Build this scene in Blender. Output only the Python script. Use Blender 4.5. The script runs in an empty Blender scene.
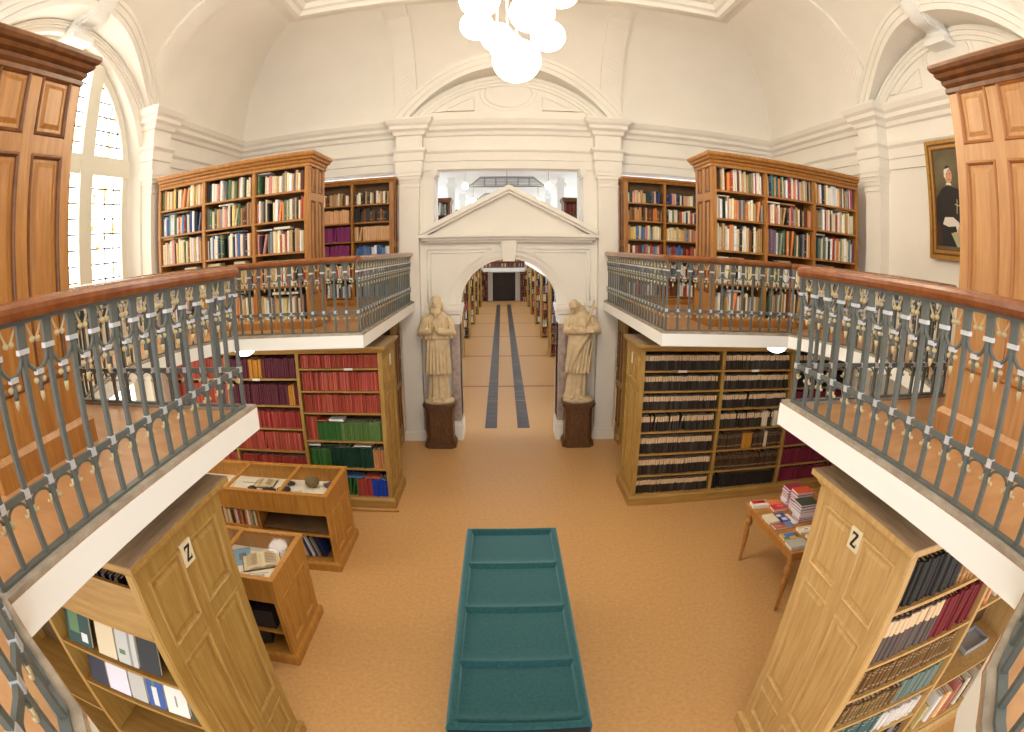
import bpy, bmesh, math, random
from mathutils import Vector, Matrix
random.seed(7)
PI = math.pi
scene = bpy.context.scene
COL = scene.collection

# ------------------------------------------------------------------ camera
cd = bpy.data.cameras.new('camera')
cam = bpy.data.objects.new('camera', cd); COL.objects.link(cam)
cd.type = 'PANO'
cd.sensor_fit = 'HORIZONTAL'; cd.sensor_width = 36.0
for _o in (cd, getattr(cd, 'cycles', None)):
    for k, v in (('panorama_type', 'FISHEYE_EQUISOLID'), ('fisheye_lens', 18.193), ('fisheye_fov', math.radians(178))):
        try: setattr(_o, k, v)
        except Exception: pass
cd.clip_start = 0.01; cd.clip_end = 200
cam.matrix_world = Matrix(((0.99981715, 0.00683421, -0.0178596, -0.115),
                           (-0.01893483, 0.22327505, -0.97457156, 0.0),
                           (-0.00267282, 0.97473152, 0.22336363, 3.4),
                           (0, 0, 0, 1)))
scene.camera = cam

# ------------------------------------------------------------------ world, exposure, room light
w = bpy.data.worlds.new('world'); scene.world = w; w.use_nodes = True
bgn = w.node_tree.nodes['Background']
bgn.inputs[0].default_value = (1.0, 0.98, 0.96, 1); bgn.inputs[1].default_value = 2.1
scene.view_settings.view_transform = 'Standard'; scene.view_settings.look = 'None'
scene.view_settings.gamma = 1.0; scene.view_settings.use_curve_mapping = False
scene.view_settings.exposure = 0.15
WINDOW_E, GLOBE_E, DOME_E, HALL_E = 5.0, 18.0, 9.0, 9.0

def add_area(name, loc, rot, sx, sy, power, color=(1, 1, 1)):
    l = bpy.data.lights.new(name, 'AREA'); l.shape = 'RECTANGLE'; l.size = sx; l.size_y = sy
    l.energy = power; l.color = color
    o = bpy.data.objects.new(name, l); o.location = loc; o.rotation_euler = rot; COL.objects.link(o)
    return o

# ------------------------------------------------------------------ materials
def lin(c):
    r = []
    for v in c:
        v /= 255.0
        r.append(v/12.92 if v <= 0.04045 else ((v+0.055)/1.055)**2.4)
    return tuple(r)+(1.0,)
MATS = {}
def mat(name, rgb, rough=0.5, metal=0.0, emit=0.0, spec=0.5, noise=0.0, nscale=8.0, stretch=(1, 1, 1), rgb2=None, bump=0.0, coat=0.0):
    m = bpy.data.materials.new(name); m.use_nodes = True; MATS[name] = m
    nt = m.node_tree; b = nt.nodes['Principled BSDF']
    b.inputs['Roughness'].default_value = rough; b.inputs['Metallic'].default_value = metal
    b.inputs['Specular IOR Level'].default_value = spec
    if coat: b.inputs['Coat Weight'].default_value = coat; b.inputs['Coat Roughness'].default_value = 0.15
    c = lin(rgb)
    b.inputs['Base Color'].default_value = c
    if emit:
        b.inputs['Emission Color'].default_value = c; b.inputs['Emission Strength'].default_value = emit
    if noise or rgb2:
        c2 = lin(rgb2) if rgb2 else tuple(x*(1-noise) for x in c[:3])+(1,)
        tc = nt.nodes.new('ShaderNodeTexCoord'); mp = nt.nodes.new('ShaderNodeMapping')
        mp.inputs['Scale'].default_value = stretch
        nz = nt.nodes.new('ShaderNodeTexNoise'); nz.inputs['Scale'].default_value = nscale; nz.inputs['Detail'].default_value = 5
        nz.inputs['Roughness'].default_value = 0.6
        rp = nt.nodes.new('ShaderNodeValToRGB')
        rp.color_ramp.elements[0].position = 0.33; rp.color_ramp.elements[1].position = 0.67
        rp.color_ramp.elements[0].color = c2; rp.color_ramp.elements[1].color = c
        L = nt.links.new
        L(tc.outputs['Object'], mp.inputs['Vector']); L(mp.outputs[0], nz.inputs['Vector'])
        L(nz.outputs[0], rp.inputs[0]); L(rp.outputs[0], b.inputs['Base Color'])
        if emit: L(rp.outputs[0], b.inputs['Emission Color'])
        if bump:
            bp = nt.nodes.new('ShaderNodeBump'); bp.inputs['Strength'].default_value = bump; bp.inputs['Distance'].default_value = 0.01
            L(nz.outputs[0], bp.inputs['Height']); L(bp.outputs[0], b.inputs['Normal'])
    return m
plaster = mat('plaster', (238, 232, 221), 0.75, noise=0.04, nscale=1.5)
plaster_w = mat('white_plaster', (238, 236, 230), 0.7, noise=0.03, nscale=2.0)
slab_w = mat('slab_white', (242, 241, 236), 0.6)
stone = mat('curb_stone', (178, 166, 148), 0.7, noise=0.3, nscale=9, rgb2=(140, 128, 112))
floor_m = mat('cork_floor', (208, 163, 108), 0.4, spec=0.35, rgb2=(195, 148, 92), nscale=26)
gal_m = mat('gallery_wood_floor', (200, 152, 104), 0.35, rgb2=(182, 132, 86), nscale=3.0, stretch=(1, 3, 1))
grate_m = mat('grate_dark', (64, 55, 60), 0.4, noise=0.4, nscale=60)
oak = mat('oak_olive', (178, 143, 76), 0.45, rgb2=(154, 116, 54), nscale=5, stretch=(6, 6, 0.6))
oakh = mat('oak_olive_horizontal', (178, 141, 76), 0.45, rgb2=(154, 114, 54), nscale=5, stretch=(0.6, 6, 6))
oakl = mat('oak_lit', (204, 168, 110), 0.45, rgb2=(186, 146, 88), nscale=5, stretch=(6, 6, 0.6))  # same oak, paler: the light falling on the right Z stack is painted in
oakt = mat('oak_weathered_top', (164, 140, 108), 0.7, rgb2=(134, 110, 84), nscale=6, stretch=(6, 0.7, 6))
oaku = mat('oak_upper', (180, 126, 62), 0.38, rgb2=(154, 100, 44), nscale=5, stretch=(6, 6, 0.6))
oakur = mat('oak_upper_pale', (194, 144, 90), 0.38, rgb2=(176, 122, 70), nscale=5, stretch=(6, 6, 0.6))
oakd = mat('oak_moulding_dark', (124, 76, 36), 0.4, rgb2=(92, 54, 24), nscale=6, stretch=(2, 2, 2))
oakv = mat('oak_vitrine', (192, 138, 62), 0.4, rgb2=(168, 112, 44), nscale=5, stretch=(6, 6, 0.6))
inner = mat('shelf_back', (104, 76, 44), 0.7, noise=0.3, nscale=6)
walnut = mat('walnut', (112, 78, 46), 0.35, rgb2=(78, 50, 28), nscale=8, stretch=(3, 3, 1))
tablew = mat('table_wood', (188, 134, 68), 0.35, rgb2=(166, 108, 48), nscale=6, stretch=(1, 4, 4))
mahog = mat('handrail_wood', (144, 86, 44), 0.25, rgb2=(120, 64, 30), nscale=6, stretch=(2, 2, 2), coat=0.4)
iron = mat('painted_iron', (98, 104, 100), 0.4, spec=0.5, noise=0.15, nscale=20)
silver = mat('silver_collar', (208, 210, 214), 0.35, metal=0.3)
gold = mat('pale_gold', (196, 178, 136), 0.4, metal=0.15)
felt = mat('green_felt', (42, 84, 86), 0.95, spec=0.05, rgb2=(32, 70, 72), nscale=45)
_b = felt.node_tree.nodes['Principled BSDF']; _b.inputs['Sheen Weight'].default_value = 1.0; _b.inputs['Sheen Roughness'].default_value = 0.5; _b.inputs['Sheen Tint'].default_value = lin((150, 186, 198))
statue_m = mat('statue_stone', (222, 200, 162), 0.7, rgb2=(202, 176, 136), nscale=9)
marble = mat('grey_pink_marble', (188, 170, 160), 0.4, rgb2=(150, 130, 122), nscale=10)
gilt = mat('gilt', (196, 148, 74), 0.35, metal=0.4, noise=0.25, nscale=20)
pages = mat('book_pages', (226, 216, 196), 0.8)
label_m = mat('spine_label', (222, 192, 154), 0.7, noise=0.06, nscale=30)
paper = mat('paper', (236, 230, 214), 0.8)
cream_p = mat('cream_page', (224, 208, 172), 0.8)
blackm = mat('black_matte', (24, 22, 22), 0.6)
ink = mat('ink', (30, 28, 28), 0.7)
lead = mat('lead_came', (70, 66, 58), 0.6)
winframe = mat('window_stone', (226, 222, 206), 0.7)
globe_m = mat('globe_glow', (255, 245, 222), 0.3, emit=GLOBE_E)
dome_m = mat('dome_glow', (255, 250, 238), 0.3, emit=DOME_E)
hallglow = mat('hall_window_glow', (240, 246, 255), 0.3, emit=HALL_E)
grey_metal = mat('grey_metal', (170, 172, 176), 0.45)
bluem = mat('blue_cover', (40, 74, 150), 0.5)
skyblue = mat('sky_blue_print', (120, 160, 190), 0.7)

def book_material(name, attr):
    m = bpy.data.materials.new(name); m.use_nodes = True; nt = m.node_tree; b = nt.nodes['Principled BSDF']
    b.inputs['Roughness'].default_value = 0.55; b.inputs['Specular IOR Level'].default_value = 0.35
    if attr:
        a = nt.nodes.new('ShaderNodeAttribute'); a.attribute_name = 'Col'; out = a.outputs['Color']
    else:
        a = nt.nodes.new('ShaderNodeObjectInfo'); out = a.outputs['Color']
    nt.links.new(out, b.inputs['Base Color'])
    return m
cover_m = book_material('book_cover', False)
cover_attr = book_material('book_cover_mixed', True)

def stained_glass():
    m = bpy.data.materials.new('stained_glass'); m.use_nodes = True; nt = m.node_tree; b = nt.nodes['Principled BSDF']
    tc = nt.nodes.new('ShaderNodeTexCoord'); mp = nt.nodes.new('ShaderNodeMapping'); mp.inputs['Scale'].default_value = (1, 1, 1)
    nz = nt.nodes.new('ShaderNodeTexNoise'); nz.inputs['Scale'].default_value = 3.4; nz.inputs['Detail'].default_value = 4
    rp = nt.nodes.new('ShaderNodeValToRGB'); cr = rp.color_ramp
    cr.elements[0].position = 0.0; cr.elements[0].color = lin((220, 170, 90))
    cr.elements[1].position = 1.0; cr.elements[1].color = (1, 1, 1, 1)
    for p, c in ((0.36, (232, 196, 120)), (0.42, (255, 240, 200)), (0.47, (255, 255, 250)), (0.62, (255, 255, 255)), (0.68, (236, 232, 150))):
        e = cr.elements.new(p); e.color = lin(c)
    L = nt.links.new
    L(tc.outputs['Object'], mp.inputs[0]); L(mp.outputs[0], nz.inputs['Vector']); L(nz.outputs[0], rp.inputs[0])
    L(rp.outputs[0], b.inputs['Emission Color']); L(rp.outputs[0], b.inputs['Base Color'])
    b.inputs['Emission Strength'].default_value = WINDOW_E; b.inputs['Roughness'].default_value = 0.3
    return m
glass_st = stained_glass()
def glass_mat():
    m = bpy.data.materials.new('vitrine_glass'); m.use_nodes = True; nt = m.node_tree
    for n in list(nt.nodes):
        if n.type == 'BSDF_PRINCIPLED': nt.nodes.remove(n)
    o = [n for n in nt.nodes if n.type == 'OUTPUT_MATERIAL'][0]
    t = nt.nodes.new('ShaderNodeBsdfTransparent'); g = nt.nodes.new('ShaderNodeBsdfGlossy'); g.inputs['Roughness'].default_value = 0.05
    mx = nt.nodes.new('ShaderNodeMixShader'); f = nt.nodes.new('ShaderNodeLayerWeight'); f.inputs[0].default_value = 0.05
    t.inputs[0].default_value = (0.97, 0.98, 0.97, 1)
    nt.links.new(f.outputs['Facing'], mx.inputs[0]); nt.links.new(t.outputs[0], mx.inputs[1]); nt.links.new(g.outputs[0], mx.inputs[2])
    nt.links.new(mx.outputs[0], o.inputs[0])
    return m
glass_m = glass_mat()

# ------------------------------------------------------------------ mesh builder
class MB:
    def __init__(s): s.v = []; s.f = []; s.mi = []; s.sm = []
    def add(s, vs, fs, m=0, smooth=False):
        o = len(s.v); s.v += [tuple(p) for p in vs]
        for f in fs: s.f.append(tuple(i+o for i in f)); s.mi.append(m); s.sm.append(smooth)
        return s
    def box(s, x0, y0, z0, x1, y1, z1, m=0):
        if x0 > x1: x0, x1 = x1, x0
        if y0 > y1: y0, y1 = y1, y0
        if z0 > z1: z0, z1 = z1, z0
        v = [(x0, y0, z0), (x1, y0, z0), (x1, y1, z0), (x0, y1, z0), (x0, y0, z1), (x1, y0, z1), (x1, y1, z1), (x0, y1, z1)]
        return s.add(v, [(0, 3, 2, 1), (4, 5, 6, 7), (0, 1, 5, 4), (1, 2, 6, 5), (2, 3, 7, 6), (3, 0, 4, 7)], m)
    def frustum(s, a, b, m=0):      # a, b = (x0,y0,x1,y1,z)
        v = [(a[0], a[1], a[4]), (a[2], a[1], a[4]), (a[2], a[3], a[4]), (a[0], a[3], a[4]),
             (b[0], b[1], b[4]), (b[2], b[1], b[4]), (b[2], b[3], b[4]), (b[0], b[3], b[4])]
        return s.add(v, [(0, 3, 2, 1), (4, 5, 6, 7), (0, 1, 5, 4), (1, 2, 6, 5), (2, 3, 7, 6), (3, 0, 4, 7)], m)
    def prism(s, poly, z0, z1, m=0):
        n = len(poly)
        v = [(p[0], p[1], z0) for p in poly]+[(p[0], p[1], z1) for p in poly]
        return s.add(v, [tuple(range(n))[::-1], tuple(range(n, 2*n))]+[(i, (i+1) % n, n+(i+1) % n, n+i) for i in range(n)], m)
    def tube(s, pts, r, n=8, m=0, closed=False):
        pts = [Vector(p) for p in pts]; N = len(pts); rs = r if isinstance(r, (list, tuple)) else [r]*N
        vs = []; up = None
        for i, p in enumerate(pts):
            a = pts[(i-1) % N] if (closed or i > 0) else p
            b = pts[(i+1) % N] if (closed or i < N-1) else p
            t = (b-a).normalized()
            if up is None:
                up = Vector((0, 0, 1)) if abs(t.z) < 0.9 else Vector((1, 0, 0))
            x = t.cross(up)
            if x.length < 1e-5: x = t.orthogonal()
            x.normalize(); y = x.cross(t); up = y
            for k in range(n):
                q = 2*PI*k/n; vs.append(p+(x*math.cos(q)+y*math.sin(q))*rs[i])
        fs = []
        for i in range(N if closed else N-1):
            j = (i+1) % N
            for k in range(n): fs.append((i*n+k, i*n+(k+1) % n, j*n+(k+1) % n, j*n+k))
        if not closed: fs += [tuple(range(n))[::-1], tuple(range((N-1)*n, N*n))]
        return s.add(vs, fs, m, True)
    def lathe(s, prof, n=20, m=0, c=(0, 0), smooth=True):
        vs = []; N = len(prof)
        for r, z in prof:
            for k in range(n):
                q = 2*PI*k/n; vs.append((c[0]+r*math.cos(q), c[1]+r*math.sin(q), z))
        fs = [(i*n+k, i*n+(k+1) % n, (i+1)*n+(k+1) % n, (i+1)*n+k) for i in range(N-1) for k in range(n)]
        fs += [tuple(range(n))[::-1], tuple(range((N-1)*n, N*n))]
        return s.add(vs, fs, m, smooth)
    def ball(s, c, r, nu=14, nv=9, m=0, sc=(1, 1, 1)):
        vs = []; fs = []
        for j in range(nv+1):
            t = PI*j/nv
            for k in range(nu):
                q = 2*PI*k/nu
                vs.append((c[0]+sc[0]*r*math.sin(t)*math.cos(q), c[1]+sc[1]*r*math.sin(t)*math.sin(q), c[2]-sc[2]*r*math.cos(t)))
        for j in range(nv):
            for k in range(nu): fs.append((j*nu+k, j*nu+(k+1) % nu, (j+1)*nu+(k+1) % nu, (j+1)*nu+k))
        return s.add(vs, fs, m, True)
    def grid(s, P, m=0, smooth=True):   # P[i][j] -> points
        a = len(P); b = len(P[0])
        return s.add([p for r in P for p in r], [(i*b+j, i*b+j+1, (i+1)*b+j+1, (i+1)*b+j) for i in range(a-1) for j in range(b-1)], m, smooth)
    def sweep(s, path, prof, m=0, closed=False, closedprof=True, side=1, smooth=False):
        """path: plan polyline [(x,y)]; prof: [(offset, z)], offset to the left (side=1) of the direction of travel"""
        N = len(path); P = [Vector((p[0], p[1])) for p in path]; K = len(prof); vs = []
        for i in range(N):
            d0 = (P[i]-P[(i-1) % N]) if (closed or i > 0) else None
            d1 = (P[(i+1) % N]-P[i]) if (closed or i < N-1) else None
            if d0 is None: d0 = d1
            if d1 is None: d1 = d0
            d0 = d0.normalized(); d1 = d1.normalized()
            n0 = Vector((-d0.y, d0.x)); n1 = Vector((-d1.y, d1.x)); nn = n0+n1
            if nn.length < 1e-4: nn = n0
            nn.normalize(); k = 1.0/max(0.3, nn.dot(n1)); nn *= k*side
            for o, z in prof: vs.append((P[i].x+nn.x*o, P[i].y+nn.y*o, z))
        fs = []
        for i in range(N if closed else N-1):
            j = (i+1) % N
            for k in range(K if closedprof else K-1):
                l = (k+1) % K; fs.append((i*K+k, i*K+l, j*K+l, j*K+k))
        if not closed and closedprof: fs += [tuple(range(K))[::-1], tuple(range((N-1)*K, N*K))]
        return s.add(vs, fs, m, smooth)
    def mapped(s, fn): s.v = [fn(*p) for p in s.v]; return s
    def mesh(s, name, mats, off=(0, 0, 0)):
        me = bpy.data.meshes.new(name)
        me.from_pydata([(p[0]-off[0], p[1]-off[1], p[2]-off[2]) for p in s.v], [], s.f)
        for m in (mats if isinstance(mats, (list, tuple)) else [mats]): me.materials.append(m)
        me.polygons.foreach_set('material_index', s.mi); me.polygons.foreach_set('use_smooth', s.sm)
        bm = bmesh.new(); bm.from_mesh(me); bmesh.ops.recalc_face_normals(bm, faces=bm.faces); bm.to_mesh(me); bm.free()
        me.update(); return me
    def build(s, name, mats, parent=None, bevel=0.0):
        off = ROOTLOC.get(parent.name, (0, 0, 0)) if parent else (0, 0, 0)
        o = bpy.data.objects.new(name, s.mesh(name, mats, off)); COL.objects.link(o)
        if parent: o.parent = parent; ROOTLOC[o.name] = off
        if bevel:
            b = o.modifiers.new('bevel', 'BEVEL'); b.width = bevel; b.segments = 2; b.limit_method = 'ANGLE'
        return o
    def thing(s, name, mats, label, cat, base=None, group=None, bevel=0.0, kind=None):   # a thing that is one mesh, origin at its base
        if base is None:
            xs, ys, zs = zip(*s.v); base = ((min(xs)+max(xs))/2, (min(ys)+max(ys))/2, min(zs))
        o = bpy.data.objects.new(name, s.mesh(name, mats, base)); o.location = base; COL.objects.link(o)
        ROOTLOC[o.name] = base; tag(o, label, cat, group, kind)
        if bevel:
            b = o.modifiers.new('bevel', 'BEVEL'); b.width = bevel; b.segments = 2; b.limit_method = 'ANGLE'
        return o
ROOTLOC = {}
def tag(o, label=None, cat=None, group=None, kind=None):
    if label: o['label'] = label
    if cat: o['category'] = cat
    if group: o['group'] = group
    if kind: o['kind'] = kind
    return o
def thing(name, label, cat, loc, group=None):
    o = bpy.data.objects.new(name, None); COL.objects.link(o); o.location = loc; o.empty_display_size = 0.1
    ROOTLOC[o.name] = tuple(loc); return tag(o, label, cat, group)
def struct(mb, name, mats, label=None, bevel=0.0):
    o = mb.build(name, mats, None, bevel); o['kind'] = 'structure'
    o['label'] = label or name.replace('_', ' '); o['category'] = name.split('_')[0]
    return o
def part(mb, name, mats, parent, label=None, bevel=0.0):
    o = mb.build(name, mats, parent, bevel)
    if label: o['label'] = label
    return o

# ================================================================== THE SETTING
WX, WY, YC = 5.15, 9.0, 4.0          # side walls, far wall, centre of the room
GZ, GB = 2.52, 2.38                  # gallery floor top / bottom
CZ = 5.76                            # cornice top
def far(u, d, z): return (u, WY-d, z)
def rgt(u, d, z): return (WX-d, YC+u, z)
def lft(u, d, z): return (-WX+d, YC+u, z)

f = MB(); f.box(-9, -1.2, -0.1, 9, 35, 0); struct(f, 'floor', floor_m, 'orange tan cork floor of the reading room and hall')

# gallery floors (left and right), following the cross-shaped opening
APSE = [(3.25, 2.76)]
for k in range(1, 16):
    t = k/16; q = (t-0.5)*2
    APSE.append((3.25+0.42*(1-q*q), 2.76+2.54*t))
APSE.append((3.25, 5.3))
NEAR = [(0.0, -0.5), (0.3, -0.42), (0.55, -0.22), (0.75, 0.06), (0.9, 0.28), (1.05, 0.42), (1.25, 0.505), (1.44, 0.57), (1.625, 0.64)]
EDGE = NEAR+[(1.625, 2.76)]+APSE+[(3.25, 5.38), (1.625, 5.38), (1.625, 8.77)]
EDGE = [p for i, p in enumerate(EDGE) if i == 0 or (Vector(p)-Vector(EDGE[i-1])).length > 0.09]
for s, nm in ((-1, 'left'), (1, 'right')):
    poly = [(s*x, y) for x, y in EDGE]+[(s*1.9, 8.77), (s*1.9, 9.4), (s*5.3, 9.4), (s*5.3, -1.2), (0, -1.2)]
    m = MB(); m.prism(poly, GB, GZ)
    for i in range(len(m.mi)): m.mi[i] = 1 if i == 1 else 0
    m.sweep([(s*x, y) for x, y in EDGE], [(0.005, GZ), (0.085, GZ), (0.085, GZ+0.022), (0.005, GZ+0.022)], m=2, side=-s)
    struct(m, 'floor_gallery_'+nm, [slab_w, gal_m, stone], '%s gallery floor slab with white edge' % nm)

# entablature profile (offset into room, z)
ENT = [(0, 4.84), (0.03, 4.84), (0.03, 4.98), (0.05, 4.99), (0.05, 5.13), (0.085, 5.17), (0.085, 5.21), (0.02, 5.22), (0.02, 5.44), (0.06, 5.46),
       (0.075, 5.52), (0.13, 5.56), (0.13, 5.62), (0.17, 5.66), (0.2, 5.73), (0.2, CZ), (0, CZ)]
PI0, PI1, PD = 1.5, 1.92, 0.21        # pilaster |u| range, projection
def wallpath(fn, u0, u1):
    """plan path along a wall with the two pilaster breaks, from u0 to u1"""
    b = [(-PI1, 0), (-PI1, PD), (-PI0, PD), (-PI0, 0), (PI0, 0), (PI0, PD), (PI1, PD), (PI1, 0)]
    pts = [(u0, 0)]+[p for p in b if u0 < p[0] < u1]+[(u1, 0)]
    return [fn(u, d, 0)[:2] for u, d in pts]
# far + right wall entablature, one run: travel from right-near to far-left
pR = wallpath(rgt, -5.0, 5.0)[:-1]                     # travelling +y on the right wall: room is to the left
pF = [fn for fn in reversed(wallpath(far, -5.15, 5.15))]  # travelling -x on far wall: room to the left
run = pR+pF[:-1]+[(-5.15, 9.0), (-5.15, YC+2.25), (-5.15+PD, YC+2.25), (-5.15+PD, YC+1.85), (-5.15, YC+1.85)]
m = MB(); m.sweep(run, ENT, side=1)
struct(m, 'trim_1', plaster, 'moulded plaster cornice running round the room')
m = MB(); m.sweep([(-5.15, YC-1.85), (-5.15+PD, YC-1.85), (-5.15+PD, YC-2.25), (-5.15, YC-2.25), (-5.15, -1.0)], ENT, side=1)
struct(m, 'trim_2', plaster, 'moulded plaster cornice near the left window')

# pilasters
def pilaster(mb, fn, uc0, uc1, z0, base=True):
    t = MB()
    t.box(uc0+0.04, -0.1, z0, uc1-0.04, PD-0.02, 4.6)
    t.box(uc0+0.03, -0.1, 4.52, uc1-0.03, PD-0.005, 4.55)
    for z, e in ((4.6, 0.0), (4.66, 0.02), (4.72, 0.04), (4.78, 0.05)): t.box(uc0+0.03-e, -0.1, z, uc1-0.03+e, PD-0.01+e, z+0.07)
    if base: t.box(uc0, -0.1, z0, uc1, PD+0.02, z0+0.16); t.box(uc0+0.02, -0.1, z0+0.16, uc1-0.02, PD, z0+0.2)
    mb.add([fn(*p) for p in t.v], t.f)
# ---- far wall
m = MB()
def fb(mb, u0, d0, z0, u1, d1, z1, fn=far, mi=0):
    t = MB(); t.box(u0, d0, z0, u1, d1, z1, mi); mb.add([fn(*p) for p in t.v], t.f, mi)
for s in (-1, 1):
    fb(m, s*1.49, -0.45, 0, s*1.95, 0.02, 4.85)        # pier behind pilaster
    pilaster(m, far, *sorted((s*PI0, s*PI1)), 0.0)
    fb(m, s*1.95, -0.45, 4.85, s*5.3, 0.0, 5.9)         # lintel over side openings
    fb(m, s*1.5, -0.35, 3.55, s*1.3, 0, 4.85)          # jambs of the upper opening
    fb(m, s*1.33, -0.33, 4.70, s*1.27, 0.03, 4.74); fb(m, s*1.35, -0.33, 4.74, s*1.24, 0.05, 4.85)
    fb(m, s*4.85, -0.45, 0, s*5.3, 0, 4.9)              # corner piers
fb(m, -1.5, -0.35, 4.85, 1.5, 0, 5.9)
AR, AS = 0.865, 2.375                                   # portal arch radius and spring height
n = 32
top = [(AR*math.cos(PI*k/n), AS+AR*math.sin(PI*k/n)) for k in range(n+1)]
for d, side in ((0.0, 1), (-0.35, -1)):
    m.add([far(u, d, z) for u, z in top]+[far(u, d, 3.58) for u, z in top], [(k, k+1, n+2+k, n+1+k) for k in range(n)])
m.add([far(u, 0, z) for u, z in top]+[far(u, -0.35, z) for u, z in top], [(k, k+1, n+2+k, n+1+k) for k in range(n)], 0, True)
for s in (-1, 1): fb(m, s*AR, -0.35, 0, s*1.5, 0, AS); fb(m, s*AR, -0.35, AS, s*1.5, 0, 3.58)
fb(m, -1.3, -0.35, 3.55, 1.3, 0.0, 3.62)
struct(m, 'wall_far', plaster, 'far wall with arched portal and opening above')

# portal dressing: imposts, archivolt, keystone, spandrel panels
m = MB()
for s in (-1, 1):
    fb(m, s*0.84, -0.3, 0, s*1.02, 0.2, 0.3, mi=0); fb(m, s*0.85, -0.3, 0.3, s*1.01, 0.18, 0.36)
    for z, e in ((2.12, 0.0), (2.2, 0.02), (2.3, 0.05), (2.37, 0.08)): fb(m, s*(0.855-e*0.6), -0.33, z, s*1.3, 0.16+e, z+0.085)
    fb(m, s*0.865, -0.3, 0.36, s*1.0, 0.15, 2.13, mi=1)
    # thin panel frames in the spandrels
    for q in (((1.42, 2.5), (1.42, 3.42)), ((1.42, 3.42), (0.3, 3.42)), ((1.36, 2.5), (1.36, 3.36)), ((1.36, 3.36), (0.42, 3.36))):
        (a, b), (c, e) = q; m.tube([far(s*a, 0.004, b), far(s*c, 0.004, e)], 0.012, 6)
for r0, r1, d in ((AR, AR+0.06, 0.03), (AR+0.06, AR+0.15, 0.06), (AR+0.15, AR+0.19, 0.09)):
    P = []
    for k in range(n+1):
        c, q = math.cos(PI*k/n), math.sin(PI*k/n)
        P.append([far(r0*c, 0, AS+r0*q), far(r0*c, d, AS+r0*q), far(r1*c, d, AS+r1*q), far(r1*c, 0, AS+r1*q)])
    m.grid(P, 0, False)
t = MB(); t.add([(-.1, 0, 3.2), (.1, 0, 3.2), (.14, 0, 3.56), (-.14, 0, 3.56), (-.1, .13, 3.2), (.1, .13, 3.2), (.14, .15, 3.56), (-.14, .15, 3.56)],
                [(0, 1, 2, 3), (4, 5, 6, 7), (0, 1, 5, 4), (1, 2, 6, 5), (2, 3, 7, 6), (3, 0, 4, 7)])
m.add([far(*p) for p in t.v], t.f)
struct(m, 'trim_3', [plaster, marble], 'portal surround with archivolt, keystone and marble jambs')
# pediment
m = MB()
PB, PA, PW = 3.6, 4.47, 1.52
def tri(w0, z0, z1, d0, d1, mb, mi=0):
    v = [(-w0, d0, z0), (w0, d0, z0), (0, d0, z1), (-w0, d1, z0), (w0, d1, z0), (0, d1, z1)]
    mb.add([far(*p) for p in v], [(0, 1, 2), (3, 4, 5), (0, 1, 4, 3), (1, 2, 5, 4), (2, 0, 3, 5)], mi)
tri(PW-0.03, PB, PA+0.0, -0.25, 0.06, m)
for d, dd in ((0.18, 0.0), (0.24, 0.05)):                # raking cornice bars
    for s in (-1, 1):
        th = 0.085
        a = (s*PW, PB+0.02+dd); b = (0, PA-0.08+dd)
        v = [(a[0], -0.2, a[1]), (b[0], -0.2, b[1]), (b[0], -0.2, b[1]+th), (a[0], -0.2, a[1]+th), (a[0], d, a[1]), (b[0], d, b[1]), (b[0], d, b[1]+th), (a[0], d, a[1]+th)]
        m.add([far(*p) for p in v], [(0, 1, 2, 3), (4, 5, 6, 7), (0, 1, 5, 4), (1, 2, 6, 5), (2, 3, 7, 6), (3, 0, 4, 7)])
for z, w0, d in ((3.56, 1.44, 0.12), (3.6, 1.48, 0.18), (3.645, 1.53, 0.24)): fb(m, -w0, -0.2, z-0.02, w0, d, z+0.035)
struct(m, 'trim_4', plaster, 'triangular pediment over the portal')

# ---- side walls
m = MB()   # right wall
fb(m, -5.2, -0.15, 0, 5.0, 0.0, 5.8, rgt)
for s in (-1, 1): pilaster(m, rgt, *sorted((s*PI0, s*PI1)), 0)
struct(m, 'wall_right', plaster, 'right wall with pilasters')
WH, WS = 1.85, 4.63                    # window half width, spring of its round head
m = MB()   # left wall with arched window opening
fb(m, -5.2, -0.5, 0, -WH, 0, 5.8, lft); fb(m, WH, -0.5, 0, 5.0, 0, 5.8, lft); fb(m, -WH, -0.5, 0, WH, 0, 0.75, lft)
arc = [(WH*math.cos(PI*k/n), WS+WH*math.sin(PI*k/n)) for k in range(n+1)]
m.add([lft(u, 0, z) for u, z in arc]+[lft(u, 0, 6.95) for u, z in arc], [(k, k+1, n+2+k, n+1+k) for k in range(n)])
GH, GS = 1.72, 4.78
arc2 = [(GH*math.cos(PI*k/n), GS+GH*math.sin(PI*k/n)) for k in range(n+1)]
m.add([lft(u, 0, z) for u, z in arc]+[lft(u, -0.5, z) for u, z in arc2], [(k, k+1, n+2+k, n+1+k) for k in range(n)], 0, True)
for s in (-1, 1): m.add([lft(s*WH, 0, .75), lft(s*WH, 0, WS), lft(s*GH, -.5, GS), lft(s*GH, -.5, .75)], [(0, 1, 2, 3)])
for s in (-1, 1): pilaster(m, lft, *sorted((s*1.85, s*2.25)), 0)
fb(m, -2.3, -0.6, 5.7, -WH, 0, 6.95, lft); fb(m, WH, -0.6, 5.7, 2.3, 0, 6.95, lft)
WH, WS = GH, GS
struct(m, 'wall_left', plaster, 'left wall with tall round headed window')
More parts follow.
